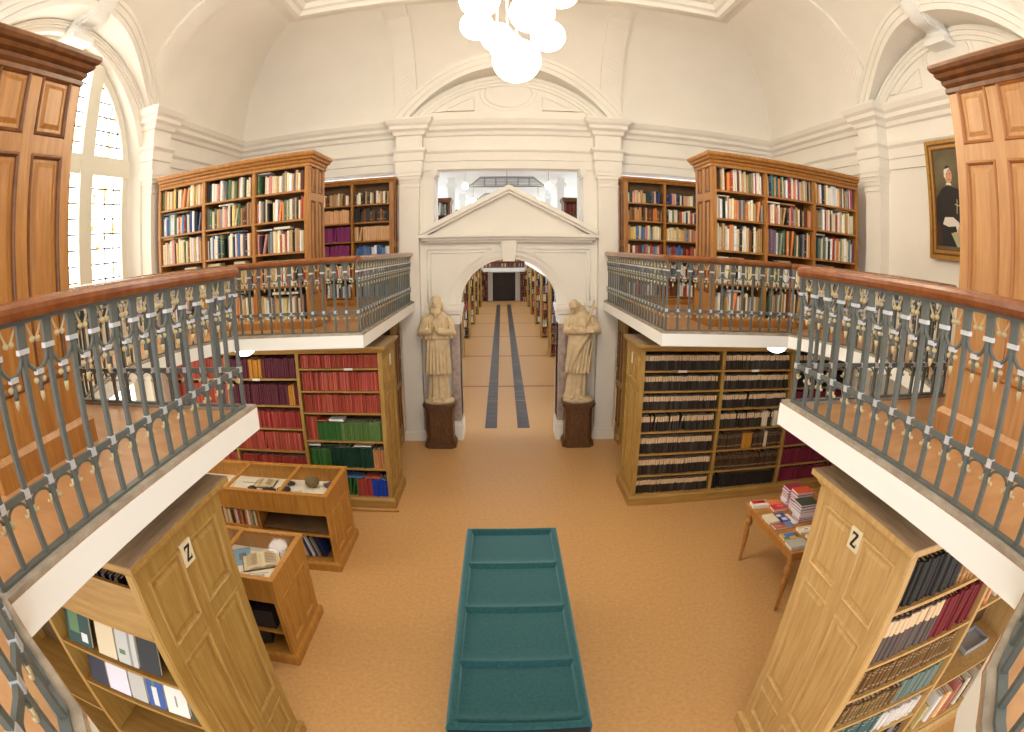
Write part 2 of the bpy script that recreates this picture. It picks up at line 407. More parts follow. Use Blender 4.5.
# window: frame, mullions, transoms + panes
m = MB(); gl = MB(); ld = MB()
DW = -0.22
def wbar(u0, z0, u1, z1, d0=DW-0.06, d1=DW+0.06, mb=None): fb(mb or m, u0, d0, z0, u1, d1, z1, lft)
fz = lambda u: WS+math.sqrt(max(0, WH*WH-u*u))
arcf = []
for k in range(n+1):
    c, q = math.cos(PI*k/n), math.sin(PI*k/n); arcf.append([lft(r*c, d, WS+r*q) for r, d in ((WH, DW-0.06), (WH, DW+0.06), (WH-0.12, DW+0.06), (WH-0.12, DW-0.06))])
m.grid(arcf, 0, False)
for s in (-1, 1):
    wbar(s*WH, 0.75, s*(WH-0.12), WS); wbar(s*0.65, 0.75, s*0.90, fz(0.8)-0.02, DW-0.06, DW+0.1)
for z in (2.3, 3.0, 4.78): wbar(-WH, z, WH, z+0.26, DW-0.05, DW+0.08)
wbar(-WH, 0.75, WH, 0.87); wbar(-WH, 2.38, WH, 3.1, DW-0.04, DW+0.04)
o = struct(m, 'window_1', winframe, 'tall stained glass window, stone tracery')
K = 40
for k in range(K):
    u0 = -WH+2*WH*k/K; u1 = -WH+2*WH*(k+1)/K
    gl.add([lft(u0, DW, 0.8), lft(u1, DW, 0.8), lft(u1, DW, fz(u1)), lft(u0, DW, fz(u0))], [(0, 1, 2, 3)])
part(gl, 'pane', glass_st, o, 'bright leaded stained glass')
zz = 3.2
while zz < 6.2:
    h = math.sqrt(max(0, WH*WH-max(0, zz-WS)**2))-0.1
    if not 4.75 < zz < 5.06: fb(ld, -h, DW+0.005, zz, h, DW+0.014, zz+0.02, lft)
    zz += 0.2
for u in (-1.4, -1.2, -0.5, -0.3, 0, 0.3, 0.5, 1.25, 1.44):
    fb(ld, u, DW+0.005, 0.9, u+0.018, DW+0.014, fz(u)-0.1, lft)
part(ld, 'lead_came', lead, o)
# coloured glass motifs
cg = MB()
rnd = random.Random(3)
for i in range(90):
    u = rnd.choice((-1, 1))*rnd.uniform(0.95, 1.45) if i % 3 else rnd.uniform(-0.68, 0.68); z0 = rnd.uniform(3.15, 5.9)
    if z0 > fz(abs(u)+.12)-0.25 or 4.72 < z0 < 5.1: continue
    pu = rnd.uniform(0.02, 0.07); pz = rnd.uniform(0.03, 0.1)
    cg.add([lft(u, DW+0.006, z0), lft(u+pu, DW+0.006, z0+0.02), lft(u+pu*.8, DW+0.006, z0+pz), lft(u-.01, DW+0.006, z0+pz*.8)], [(0, 1, 2, 3)], i % 4 if abs(u) < 0.8 or i % 4 < 2 else 0)
part(cg, 'coloured_pane', [mat('amber_glass', (214, 176, 70), 0.3, emit=1.5), mat('olive_glass', (170, 150, 80), 0.3, emit=1.2), mat('ruby_glass', (170, 40, 40), 0.3, emit=1.0), mat('blue_glass', (50, 50, 170), 0.3, emit=1.0)], o)

# ---- coves, arches, ceiling
CI, CH = 1.6, 1.66                      # cove inset and height
HW, RI = 2.1, 1.1
RR = (HW*HW+RI*RI)/(2*RI); ZC = CZ+RI-RR
def cove_d(z): return 0.1+CI*(1-math.sqrt(max(0, 1-((z-CZ)/CH)**2)))
def arch_z(u, R=RR): return ZC+math.sqrt(max(0, R*R-u*u))
def cove(fn, name, label, halfw, walls=True):
    m = MB(); nz = 18
    us = [-HW+2*HW*k/32 for k in range(33)]
    P = []
    for u in us:
        z0 = max(CZ, arch_z(u)); P.append([fn(u, cove_d(z), z) for z in [z0+(CZ+CH-z0)*(1-math.cos(PI/2*j/nz)) if False else z0+(CZ+CH-z0)*j/nz for j in range(nz+1)]])
    m.grid(P, 0, True)
    for s in (-1, 1):
        P = []
        for k in range(13):
            row = []
            for j in range(nz+1):
                z = CZ+CH*math.sin(PI/2*j/nz); z = CZ+CH*j/nz
                e = halfw-cove_d(z); row.append(fn(s*(HW+(e-HW)*k/12), cove_d(z), z))
            P.append(row)
        m.grid(P, 0, True)
        # rib
        P = []
        for u in (1.6, 1.6001, 1.98, 1.9801):
            row = []
            z0 = arch_z(u)+0.02
            for j in range(nz+1):
                z = z0+(CZ+CH-z0)*j/nz; dd = 0.06 if u in (1.6001, 1.98) else -0.06
                row.append(fn(s*u, cove_d(z)+dd, z-dd*0.3))
            P.append(row)
        m.grid(P, 0, False)
    struct(m, name, plaster, label)
cove(far, 'ceiling_cove_far', 'coved vault above the far wall', 5.15)
cove(rgt, 'ceiling_cove_right', 'coved vault above the right wall', 5.0)
cove(lft, 'ceiling_cove_left', 'coved vault above the left wall', 5.0)
def lunette(fn, name, label, tymp_d, deep, inner_ring=True, oval=True):
    m = MB(); K = 40
    th = math.asin(HW/RR)
    def ring(r0, r1, dback, dfront, step=None):
        P = []
        for k in range(K+1):
            a = -th*0.985+2*th*0.985*k/K
            p0 = (r0*math.sin(a), ZC+r0*math.cos(a)); p1 = (r1*math.sin(a), ZC+r1*math.cos(a))
            df = max(dfront, cove_d(max(CZ, p1[1]))+0.05) if dfront is not None else step
            row = [(p0[0], dback, p0[1]), (p0[0], df-0.03, p0[1])]
            for q in (0.0, 0.35, 0.36, 0.75, 0.76, 1.0):
                rr = r0+(r1-r0)*q; dq = df+(-0.03 if q < 0.355 else (-0.01 if q < 0.755 else 0.01))
                row.append((rr*math.sin(a), dq, max(CZ-0.02, ZC+rr*math.cos(a))))
            row.append((p1[0], dback if dfront is None else -0.02, max(CZ-0.02, p1[1])))
            P.append([fn(p[0], p[1], max(CZ-0.01, p[2])) for p in row])
        m.grid(P, 0, False)
    ring(RR-0.24, RR+0.01, tymp_d, 0.14)
    if inner_ring: ring(RR-(0.46 if oval else 0.34), RR-(0.3 if oval else .25), tymp_d, None, tymp_d+0.06)
    # tympanum
    if tymp_d > -0.45:
        us = [-HW+2*HW*k/K for k in range(K+1)]
        if oval:
            m.grid([[fn(u, tymp_d, CZ-0.05), fn(u, tymp_d, max(CZ, arch_z(u)))] for u in us], 0, False)
            zc = CZ+0.49
            m.tube([fn(0.42*math.cos(2*PI*k/28), tymp_d+0.005, zc+0.26*math.sin(2*PI*k/28)) for k in range(28)], 0.016, 6, closed=True)
            m.tube([fn(0.5*math.cos(2*PI*k/28), tymp_d+0.005, zc+0.33*math.sin(2*PI*k/28)) for k in range(28)], 0.009, 6, closed=True)
            for s in (-1, 1):
                pts = [fn(s*u, tymp_d+0.005, max(CZ+0.16, arch_z(u, RR-0.58))) for u in [0.6+0.1*k for k in range(10)]]
                m.tube(pts+[fn(s*0.6, tymp_d+0.005, CZ+0.16)], 0.011, 6, closed=True)
    struct(m, name, plaster, label)
lunette(far, 'trim_5', 'segmental arch over the portal with oval panel', 0.02, 0)
lunette(rgt, 'trim_6', 'arch on the right wall with oval panel', -0.0, 0)
lunette(lft, 'trim_7', 'arch above the stained glass window', -0.01, 0, True, False)
# keystone consoles on side arches
for fn, nm in ((rgt, 'trim_8'), (lft, 'trim_9')):
    m = MB(); prof = []
    for k in range(25):
        t = k/24; a = -0.3*math.cos(t*2*PI); prof.append((0.02+0.62*t, 6.52+0.42*t+0.07*math.sin(2*PI*t)))
    low = [(d, z-0.13-0.05*math.sin(PI*i/24)) for i, (d, z) in enumerate(prof)]
    for w0, extra in ((0.15, 0.0), (0.11, -0.03)):
        P = [[fn(u, d, z+extra) for d, z in low]+[fn(u, d, z+extra) for d, z in reversed(prof)] for u in (-w0, w0)]
        N = len(P[0])
        m.add(P[0]+P[1], [tuple(range(N)), tuple(range(N, 2*N))]+[(i, (i+1) % N, N+(i+1) % N, N+i) for i in range(N)])
    for d, z in ((0.1, 6.46), (0.6, 6.92)):
        m.tube([fn(-0.18, d, z), fn(0.18, d, z)], 0.09, 12)
    fb(m, -0.2, -0.1, 6.32, 0.2, 0.24, 6.4, fn)
    struct(m, nm, plaster_w, 'scrolled keystone console on the side arch')
# ceiling frame and ceiling
e = 5.15-0.1-CI
sq = [(-e, YC-e-0.15), (e, YC-e-0.15), (e, WY-0.1-CI), (-e, WY-0.1-CI)]
m = MB(); m.sweep(sq, [(-0.25, 7.44), (-0.06, 7.4), (0.1, 7.38), (0.12, 7.34), (0.2, 7.34), (0.24, 7.4), (0.3, 7.42), (0.34, 7.5), (0.42, 7.5), (0.46, 7.6), (0.5, 7.85), (-0.25, 7.85)], closed=True, side=1)
struct(m, 'trim_10', plaster, 'moulded ceiling frame')
m = MB(); m.box(-5.3, -1.2, 7.85, 5.3, 9.3, 7.95); struct(m, 'ceiling', plaster, 'plaster ceiling')
# skirting
for s, nm in ((-1, 'left'), (1, 'right')):
    m = MB(); m.box(s*5.15, 2, 0, s*5.12, 9, 0.18); struct(m, 'baseboard_'+nm, plaster_w)

# ================================================================== RAILINGS
def meshes_for_rail():
    R = {}
    m = MB(); m.box(-.0105, -.0105, 0, .0105, .0105, .665); m.box(-.021, -.008, .655, .021, .008, .765); R['baluster'] = m.mesh('baluster', iron)
    m = MB(); m.box(-.026, -.013, .662, .026, .013, .68); R['collar'] = m.mesh('collar', silver)
    m = MB(); m.box(-.013, -.014, .213, .013, .014, .247); R['lower_collar'] = m.mesh('collar', silver)
    m = MB(); h = .069
    m.tube([(h+(.058)*math.cos(PI+PI*k/12), 0, .672+.075*math.sin(PI+PI*k/12)) for k in range(13)], .0085, 6); R['swag'] = m.mesh('swag', iron)
    m = MB(); m.box(h-.018, -.013, .582, h+.018, .013, .6); R['swag_collar'] = m.mesh('collar', silver)
    m = MB()
    for s in (-1, 1): m.ball((h+s*.02, 0, .562), .012, 8, 6)
    m.tube([(h, 0, .583), (h, 0, .545), (h, 0, .525)], [.007, .009, .01], 7, m=1); m.tube([(h, 0, .525), (h, 0, .505), (h, 0, .487)], [.01, .0095, .004], 7)
    R['pendant'] = m.mesh('pendant', [gold, iron])
    m = MB()
    for s in (-1, 1):
        m.tube([(h+s*.038, 0, .763), (h+s*.032, 0, .745), (h+s*.02, 0, .722), (h+s*.013, 0, .71)], [.0035, .0045, .005, .006], 6, m=1)
        m.ball((h+s*.0145, 0, .703), .0125, 8, 6)
    R['scroll'] = m.mesh('scroll', [gold, gold])
    m = MB(); m.tube([(h+.05*math.cos(PI*k/10), 0, .18+.035*math.sin(PI*k/10)) for k in range(11)], .006, 6, m=0)
    for s in (-1, 1):
        m.tube([(h+s*.05, 0, .181), (h+s*.05, 0, .163), (h+s*.042, 0, .151), (h+s*.034, 0, .155), (h+s*.034, 0, .165)], .0065, 6, m=1)
    R['foot_scroll'] = m.mesh('foot_scroll', [iron, gold])
    return R
RM = meshes_for_rail()
PITCH = 0.138
def link_mesh(name, me, parent, loc, rz):
    o = bpy.data.objects.new(name, me); COL.objects.link(o); o.parent = parent; o.location = loc; o.rotation_euler = (0, 0, rz); return o
def railing(path, label, skip_last=True):
    """path: plan polyline of the railing axis"""
    P = [Vector((p[0], p[1])) for p in path]
    mid = P[len(P)//2]
    t = thing('railing', label, 'railing', (P[0].x, P[0].y, GZ+.022), 'iron railings of the gallery')
    z = GZ+.022
    m = MB(); m.sweep(path, [(-.036, .776), (.036, .776), (.046, .786), (.05, .803), (.048, .82), (.038, .834), (.02, .842), (-.02, .842), (-.038, .834), (-.048, .82), (-.05, .803), (-.046, .786)], smooth=False)
    m.v = [(x, y, q+z) for x, y, q in m.v]; part(m, 'handrail', mahog, t, 'polished brown wooden handrail')
    for nm, a, b, q0, q1 in (('top_bar', -.02, .02, .762, .777), ('lower_bar', -.008, .008, .218, .242), ('base_bar', -.018, .018, .0, .012)):
        m = MB(); m.sweep(path, [(a, z+q0), (b, z+q0), (b, z+q1), (a, z+q1)]); part(m, nm, iron, t)
    L = [0]
    for i in range(1, len(P)): L.append(L[-1]+(P[i]-P[i-1]).length)
    n = max(2, round(L[-1]/PITCH)); dl = L[-1]/n
    def at(l):
        for i in range(1, len(P)):
            if l <= L[i]+1e-6:
                d = (P[i]-P[i-1]).normalized(); return P[i-1]+d*(l-L[i-1]), math.atan2(d.y, d.x)
        return P[-1], 0
    for i in range(n+(0 if skip_last else 1)):
        p, a = at(min(i*dl, L[-1]))
        loc = (p.x-P[0].x, p.y-P[0].y, 0)
        b = link_mesh('baluster', RM['baluster'], t, loc, a)
        for nm in ('collar', 'lower_collar'): link_mesh('collar', RM[nm], b, (0, 0, 0), 0)
        if i < n:
            p2, _ = at(min((i+1)*dl, L[-1])); d = p2-p; a2 = math.atan2(d.y, d.x)
            s = link_mesh('swag', RM['swag'], t, loc, a2)
            link_mesh('collar', RM['swag_collar'], s, (0, 0, 0), 0); link_mesh('pendant', RM['pendant'], s, (0, 0, 0), 0)
            link_mesh('scroll', RM['scroll'], t, loc, a2); link_mesh('foot_scroll', RM['foot_scroll'], t, loc, a2)
    return t
RO = 0.06
for s, nm in ((-1, 'left'), (1, 'right')):
    X = 1.625+RO
    near = [(s*(x+RO*0.7), y-RO*0.7) for x, y in NEAR if x > 0.5]
    railing(near[:-1]+[(s*X, .64-RO*.5)], 'short curved iron railing in the bottom %s corner of the picture' % nm)
    railing([(s*X, .66), (s*X, 2.7)], 'long straight iron railing along the near %s balcony edge' % nm)
    railing([(s*X, 2.7), (s*(3.2+RO), 2.7)], 'iron railing behind the near %s balcony, crossing before the %s' % (nm, 'window' if s < 0 else 'painting wall'), False)
    ap = [(s*(x+RO), y) for x, y in APSE]
    railing([(s*(3.25+RO), 2.78)]+ap[1:-1]+[(s*(3.25+RO), 5.3+RO)], 'curved iron railing on the recess between near and far %s balconies' % nm, False)
    railing([(s*(3.25+RO), 5.38+RO), (s*X, 5.38+RO)], 'iron railing in front of the three-bay upper bookcase on the %s' % nm)
    railing([(s*X, 5.38+RO), (s*X, 8.77)], 'iron railing running from the far %s balcony corner to the portal pillar' % nm)

# ================================================================== BOOKS
def book_mesh(kind, attr=False):
    """unit book: x thickness 0..1, y depth 0 (spine) ..1, z height 0..1"""
    m = MB(); c = 0.1
    def spine(z0, z1, mi):
        P = [(0, .07), (.12, .018), (.32, 0), (.68, 0), (.88, .018), (1, .07)]
        m.prism(P, z0, z1, mi)
    if kind == 'labelled': spine(0, .62, 0); spine(.62, .96, 2); spine(.96, 1, 0)
    else: spine(0, 1, 0)
    m.box(0, .069, 0, c, 1, 1, 0); m.box(1-c, .069, 0, 1, 1, 1, 0); m.box(c, .06, .02, 1-c, .97, .975, 1)
    if kind == 'banded':
        for z in (.18, .22, .74, .86): m.prism([(.1, .02), (.31, -.005), (.69, -.005), (.9, .02), (.69, .01), (.31, .01)], z, z+.018, 2)
    return m
BM = {}
for k in ('plain', 'labelled', 'banded'):
    BM[k] = book_mesh(k).mesh('book', [cover_m, pages, label_m if k != 'banded' else gold])
BOOKS = []
def add_book(kind, label, group, loc, size, rgb, rot=(0, 0, 0), mesh='plain', big=1.0):
    BOOKS.append((kind, label, group, loc, size, rgb, rot, mesh, big))
PAL = {'cream': [(228, 214, 184), (222, 204, 166), (236, 226, 202)], 'tan': [(190, 156, 112), (176, 140, 96)], 'brown': [(120, 78, 46), (98, 62, 38)],
       'red': [(166, 62, 52), (184, 88, 72)], 'dark red': [(112, 32, 36), (126, 40, 46)], 'blue': [(74, 112, 170), (96, 138, 186)], 'navy': [(36, 46, 84), (44, 54, 96)],
       'green': [(84, 112, 82), (112, 132, 98)], 'dark green': [(46, 66, 52), (62, 80, 64)], 'grey': [(150, 148, 146), (118, 118, 120)], 'white': [(240, 238, 232), (232, 232, 234)],
       'black': [(38, 36, 38), (52, 48, 48)], 'orange': [(214, 120, 58), (222, 140, 84)], 'yellow': [(218, 188, 108), (226, 204, 140)], 'purple': [(108, 70, 116), (140, 96, 140)], 'teal': [(70, 120, 126), (96, 140, 142)],
       'pink': [(206, 140, 130), (216, 164, 150)]}
WARM = ['cream']*6+['tan']*3+['white']*3+['brown', 'orange', 'yellow', 'grey', 'red', 'pink', 'green', 'black']
COOL = ['cream']*4+['white']*3+['navy', 'blue', 'grey', 'black', 'teal', 'tan', 'green', 'red', 'orange', 'purple', 'dark green']
ORD = ['top', 'second', 'third', 'fourth', 'fifth', 'sixth', 'seventh', 'eighth']
def vary(c, a=10):
    q = random.uniform(-a, a); return tuple(max(8, min(250, v+q+random.uniform(-a, a)*.3)) for v in c)
def fill(x0, x1, yf, z, hmax, style, where, kind, sgn=1, gap=0.0, hfrac=(0.7, 0.95), thick=(0.02, 0.045), depth=(0.16, 0.23), lean=0.04):
    """one shelf run between x0 and x1 (x0<x1), spines facing -y at yf; style gives colour choices"""
    x = x0+.008; base_h = None
    while x < x1-.02:
        if random.random() < gap: x += random.uniform(.03, .1); base_h = None; continue
        st = style(x) if callable(style) else style
        if isinstance(st, dict): cname, rgb, mesh, hf, th, kd = st['name'], vary(st['rgb'], st.get('var', 8)), st.get('mesh', 'plain'), st['h'], st['t'], st.get('kind', kind)
        else:
            cname = random.choice(st); rgb = vary(random.choice(PAL[cname]), 12); mesh = random.choice(['plain', 'plain', 'banded'])
            hf = hfrac; th = thick; kd = kind
        t = random.uniform(*th)
        if x+t > x1-.004: break
        h = hmax*random.uniform(*hf); d = random.uniform(*depth); y = yf+random.uniform(0, .02)
        rot = (0, 0, 0)
        if random.random() < lean and x+t+.06 < x1:
            a = random.uniform(.06, .2); rot = (0, a, 0) ; x += h*math.sin(a)*0.1
            add_book(kd, where % cname if '%s' in where else where, None, (x-.0, y, z+t*math.sin(a)), (t, d, h), rgb, rot, mesh); x += t+h*math.sin(a)
            continue
        add_book(kd, where % cname if '%s' in where else where, None, (x, y, z), (t, d, h), rgb, rot, mesh)
        x += t+.0012
    # a few books laid flat on top of the row
def flat_row(x0, x1, yf, z, room, where, kind, cols):
    x = x0
    while x < x1-.2:
        if random.random() < .55 and room > .03:
            c = random.choice(cols); L_ = random.uniform(.16, .24); t = random.uniform(.015, min(.04, room))
            add_book(kind, where % c, None, (x+L_, yf+.01, z), (t, .16, L_), vary(random.choice(PAL[c])), (0, -PI/2, 0), 'plain'); x += L_+.03
        else: x += .2

# ================================================================== BOOKCASES
def raised_panel(mb, u0, u1, z0, z1, fn, mi=0, mo=1):
    """field panel sunk in the end panel with moulding, fn(u, d, z)"""
    t = MB(); R_ = [(0, .006, mo), (.004, .019, mo), (.014, .022, mo), (.022, .012, mo), (.026, -.004, mo), (.036, -.004, mi), (.07, .012, mi)]
    for o, d, q in R_:
        t.v += [(u0+o, d, z0+o), (u1-o, d, z0+o), (u1-o, d, z1-o), (u0+o, d, z1-o)]
    for k in range(len(R_)-1):
        for j in range(4):
            t.f.append((4*k+j, 4*k+(j+1) % 4, 4*k+4+(j+1) % 4, 4*k+4+j)); t.mi.append(R_[k][2]); t.sm.append(False)
    K_ = 4*(len(R_)-1); t.f.append((K_, K_+1, K_+2, K_+3)); t.mi.append(mi); t.sm.append(False)
    mb.add([fn(*p) for p in t.v], [f for f in t.f]); mb.mi[-len(t.f):] = t.mi
def bookcase(label, s, xp, xs, y0, y1, z0, zt, shelves, m_v, m_h, m_mould, panels, cornice=.06, crown='plain', skirt=.15, two_sided=True, backmat=None, label_group=None, dark_crown=None):
    """stack with its end panel at x=s*xp facing the opening; xs: divider |x| list outwards; shelves: per bay list of shelf-top heights"""
    yc = (y0+y1)/2
    t = thing('bookcase', label, 'bookcase', (s*(xp+xs[-1])/2, yc, z0), label_group)
    A = .045
    # end panel: frame with sunk fields
    m = MB(); m.box(s*(xp+.012), y0, z0, s*(xp+A), y1, zt)
    fn = lambda u, d, z: (s*(xp+.012-d), yc+u, z)
    hw = (y1-y0)/2
    st = .075
    def fr(u0, u1, a, b): m.add([fn(*p) for p in MB().box(u0, 0, a, u1, .012, b).v], [(0, 3, 2, 1), (4, 5, 6, 7), (0, 1, 5, 4), (1, 2, 6, 5), (2, 3, 7, 6), (3, 0, 4, 7)])
    def fr2(u0, u1, a, b): m.add([fn(*p) for p in MB().box(u0, 0, a, u1, .0108, b).v], [(0, 3, 2, 1), (4, 5, 6, 7), (0, 1, 5, 4), (1, 2, 6, 5), (2, 3, 7, 6), (3, 0, 4, 7)])
    for u0, u1 in ((-hw, -hw+st), (hw-st, hw), (-.045, .045)): fr(u0, u1, z0, zt)
    prev = z0
    for a, b in panels:
        fr2(-hw+.001, hw-.001, prev, a); prev = b
        for u0, u1 in ((-hw+st, -.045), (.045, hw-st)): raised_panel(m, u0, u1, a, b, fn)
    fr2(-hw+.001, hw-.001, prev, zt)
    part(m, 'end_panel', [m_v, m_mould], t)
    # crown and plinth, wrapping end and both faces
    path = [(s*xs[-1], y0), (s*xp, y0), (s*xp, y1), (s*xs[-1], y1)]
    m = MB()
    if crown == 'cornice':
        prof = [(-.02, zt-.12), (.0, zt-.12), (.014, zt-.112), (.014, zt-.085), (.004, zt-.08), (.024, zt-.06), (.03, zt-.04), (.018, zt-.035), (.05, zt-.02), (.062, zt+.002), (.05, zt+.006), (.074, zt+.018), (.085, zt+.04), (.085, zt+.06), (-.02, zt+.06)]
    else:
        prof = [(-.02, zt-.04), (.0, zt-.04), (.012, zt-.03), (.03, zt), (.055, zt+.015), (.055, zt+.045), (-.02, zt+.045)]
    m.sweep(path, prof, side=s)
    part(m, 'cornice', dark_crown or m_h, t)
    e_ = .083 if crown == 'cornice' else .053
    m = MB(); m.box(s*(xp-e_), y0-e_, zt+(.055 if crown == 'cornice' else .04), s*xs[-1], y1+e_, zt+(.066 if crown == 'cornice' else .05)); part(m, 'top_board', oakt if crown != 'cornice' else m_h, t)
    m = MB(); m.sweep(path, [(-.02, z0), (.035, z0), (.035, z0+skirt-.03), (.012, z0+skirt), (-.02, z0+skirt)], side=s); part(m, 'plinth', m_h, t)
    m = MB(); m.box(s*(xp+A), yc-.012, z0+.05, s*xs[-1], yc+.012, zt-.01); part(m, 'back_board', backmat or inner, t)
    xx = [xp+A]+[x for x in xs]
    for i, x in enumerate(xs):
        m = MB(); m.box(s*(x-.022), y0, z0, s*(x+.022), y1, zt); part(m, 'upright', m_v, t)
    # face stile beside end panel
    m = MB(); m.box(s*(xp+.012), y0-.004, z0+skirt, s*(xp+.06), y0+.02, zt-.03); part(m, 'stile', m_v, t)
    for i, sh in enumerate(shelves):
        a = xx[i]+(0 if i == 0 else .022); b = xx[i+1]-.022
        for z in sh:
            m = MB(); m.box(s*a, y0+.006, z-.024, s*b, y1-.006, z); part(m, 'shelf', m_h, t)
    return t, xx
def bays(s, xx, i):
    a = xx[i]+(.006 if i == 0 else .028); b = xx[i+1]-.028
    return (a, b) if s > 0 else (-b, -a)
SIDE = {-1: 'left', 1: 'right'}

# ---- lower far bookcases
LXS = [2.8, 3.94, 5.08]
shR = [.165, .445, .76, 1.075, 1.37, 1.634, 1.905]
shL1 = [.155, .58, .975, 1.368, 1.665, 1.966]; shL2 = [.155, .47, .8, 1.13, 1.46, 1.83]
lowpanels = [(.26, .8), (.9, 2.0)]
tl, xl = bookcase('olive oak double-sided bookcase below the left gallery, filled with red and green volumes', -1, 1.62, LXS, 6.18, 6.92, 0, 2.2, [shL1, shL2, shL2], oak, oakh, oak, [(.3, 1.6), (1.7, 2.08)])
tr, xr = bookcase('olive oak double-sided bookcase below the right gallery, filled with black-bound volumes', 1, 1.62, LXS, 6.18, 6.92, 0, 2.2, [shR, shR, shR], oak, oakh, oak, [(.3, 1.6), (1.7, 2.08)])
for s in (-1, 1):
    m = MB(); m.box(s*1.596, 6.52, 1.93, s*1.607, 6.58, 2.08); part(m, 'letter_plate', cream_p, tl if s < 0 else tr, 'small cream letter plate')
def tops(sh, zt): return [(sh[i+1]-.024 if i+1 < len(sh) else zt-.04)-sh[i] for i in range(len(sh))]
BLK = dict(name='black', rgb=(56, 48, 42), var=16, mesh='labelled', h=(.78, .82), t=(.028, .034), kind='black')
BLK2 = dict(name='dark brown', rgb=(74, 54, 38), var=12, mesh='banded', h=(.74, .86), t=(.026, .036), kind='black')
BLK3 = dict(name='plain black', rgb=(34, 32, 34), var=5, mesh='plain', h=(.8, .82), t=(.026, .03), kind='black')
RED = dict(name='salmon red', rgb=(182, 84, 68), var=24, h=(.84, .9), t=(.02, .026), kind='red')
RED2 = dict(name='red', rgb=(168, 62, 56), var=20, h=(.72, .78), t=(.02, .028), kind='red')
MAR = dict(name='maroon', rgb=(96, 36, 52), var=8, h=(.78, .84), t=(.024, .034), kind='maroon')
PUR = dict(name='crimson', rgb=(122, 34, 62), var=8, h=(.78, .84), t=(.022, .03), kind='maroon')
OCH = dict(name='ochre', rgb=(196, 138, 46), var=8, h=(.74, .8), t=(.024, .03), kind='assorted')
GRN = dict(name='green', rgb=(62, 112, 54), var=16, h=(.66, .7), t=(.02, .026), kind='green')
GR2 = dict(name='light green', rgb=(92, 124, 66), var=16, h=(.66, .7), t=(.02, .026), kind='green')
DGR = dict(name='dark green', rgb=(20, 58, 44), var=6, h=(.76, .8), t=(.03, .04), kind='green')
BLU = dict(name='blue', rgb=(24, 66, 178), var=10, h=(.6, .64), t=(.026, .034), kind='assorted')
TANB = dict(name='tan', rgb=(190, 132, 84), var=8, h=(.68, .72), t=(.03, .036), kind='assorted')
PALE = dict(name='cream', rgb=(228, 214, 190), var=8, mesh='plain', h=(.78, .84), t=(.028, .036), kind='assorted')
BAYN = ['inner bay', 'middle bay', 'outer bay']
for b in range(3):
    for i, z in enumerate(shR):
        a, c = bays(1, xr, b); H_ = tops(shR, 2.2)[i]; row = ORD[len(shR)-1-i]
        where = '%s volume, '+row+' shelf, '+BAYN[b]+', lower right bookcase'
        if b == 2: st = PUR if i < 5 else (BLK3 if i == 5 else BLK)
        elif b == 0: st = BLK
        else:
            if i >= 4: st = BLK
            elif i == 3: st = lambda x, a=a, c=c: PALE if .62 < (x-a)/(c-a) < .72 or .8 < (x-a)/(c-a) < .92 else BLK
            elif i == 2: st = lambda x, a=a, c=c: (OCH if .36 < (x-a)/(c-a) < .52 else (PALE if .7 < (x-a)/(c-a) < .76 else BLK2))
            elif i == 1: st = BLK2
            else: st = BLK3
        fill(a, c, 6.2, z, H_, st, where, 'black', lean=.01 if i != 3 else .08, depth=(.18, .2))
for b in range(3):
    shl = shL1 if b == 0 else shL2
    for i, z in enumerate(shl):
        a, c = bays(-1, xl, b); H_ = tops(shl, 2.2)[i]; row = ORD[len(shl)-1-i]
        where = '%s volume, '+row+' shelf, '+BAYN[b]+', lower left bookcase'
        fr_ = lambda x, a=a, c=c: (x-a)/(c-a)
        if b == 0:
            if i >= 3: st = dict(RED, h=(.84, .9))
            elif i == 2: st = lambda x: RED if fr_(x) < .14 else (GRN if fr_(x) < .45 else GR2)
            elif i == 1: st = lambda x: GRN if fr_(x) < .27 else (DGR if fr_(x) < .8 else TANB)
            else: st = lambda x: GRN if fr_(x) < .58 else (dict(RED2, h=(.6, .64)) if fr_(x) < .76 else BLU)
        elif b == 1:
            if i == 5: st = lambda x: MAR if fr_(x) < .3 or fr_(x) > .5 else OCH
            elif i == 4: st = lambda x: MAR if fr_(x) < .84 else (OCH if fr_(x) < .93 else MAR)
            else: st = RED2 if i % 2 else RED
        else: st = RED if i != 3 else OCH
        fill(a, c, 6.2, z, H_, st, where, 'red', lean=.012, depth=(.2, .23))
        if b == 0 and i == 2: flat_row(a+.15, c, 6.21, z+H_*.705, .08, 'flat %s book, lying on the green row of the lower left bookcase', 'assorted', ['red', 'white', 'dark green', 'orange'])
        if b == 0 and i == 1: flat_row(a, c, 6.21, z+H_*.81, .06, 'flat %s book, lying on the fifth row of the lower left bookcase', 'assorted', ['dark green', 'white'])
        if b == 0 and i == 0: flat_row(a+.5, c, 6.21, z+H_*.65, .1, 'flat %s book, lying on the bottom row of the lower left bookcase', 'assorted', ['red', 'white', 'blue'])

for tt_, x_, z_ in ((tl, -2.08, 1.966), (tl, -3.45, 1.83), (tr, 2.2, 1.905), (tr, 3.3, 1.905)):
    m = MB(); m.box(x_-.06, 6.176, z_-.026, x_+.06, 6.184, z_+.004); part(m, 'shelf_label', paper, tt_, 'small white shelf label')
m = MB(); m.tube([(-2.75, 6.03, .018), (-1.53, 6.06, .018)], .016, 8)
m.thing('pole', tablew, 'long thin brown wooden pole lying on the floor before the left bookcase', 'pole')
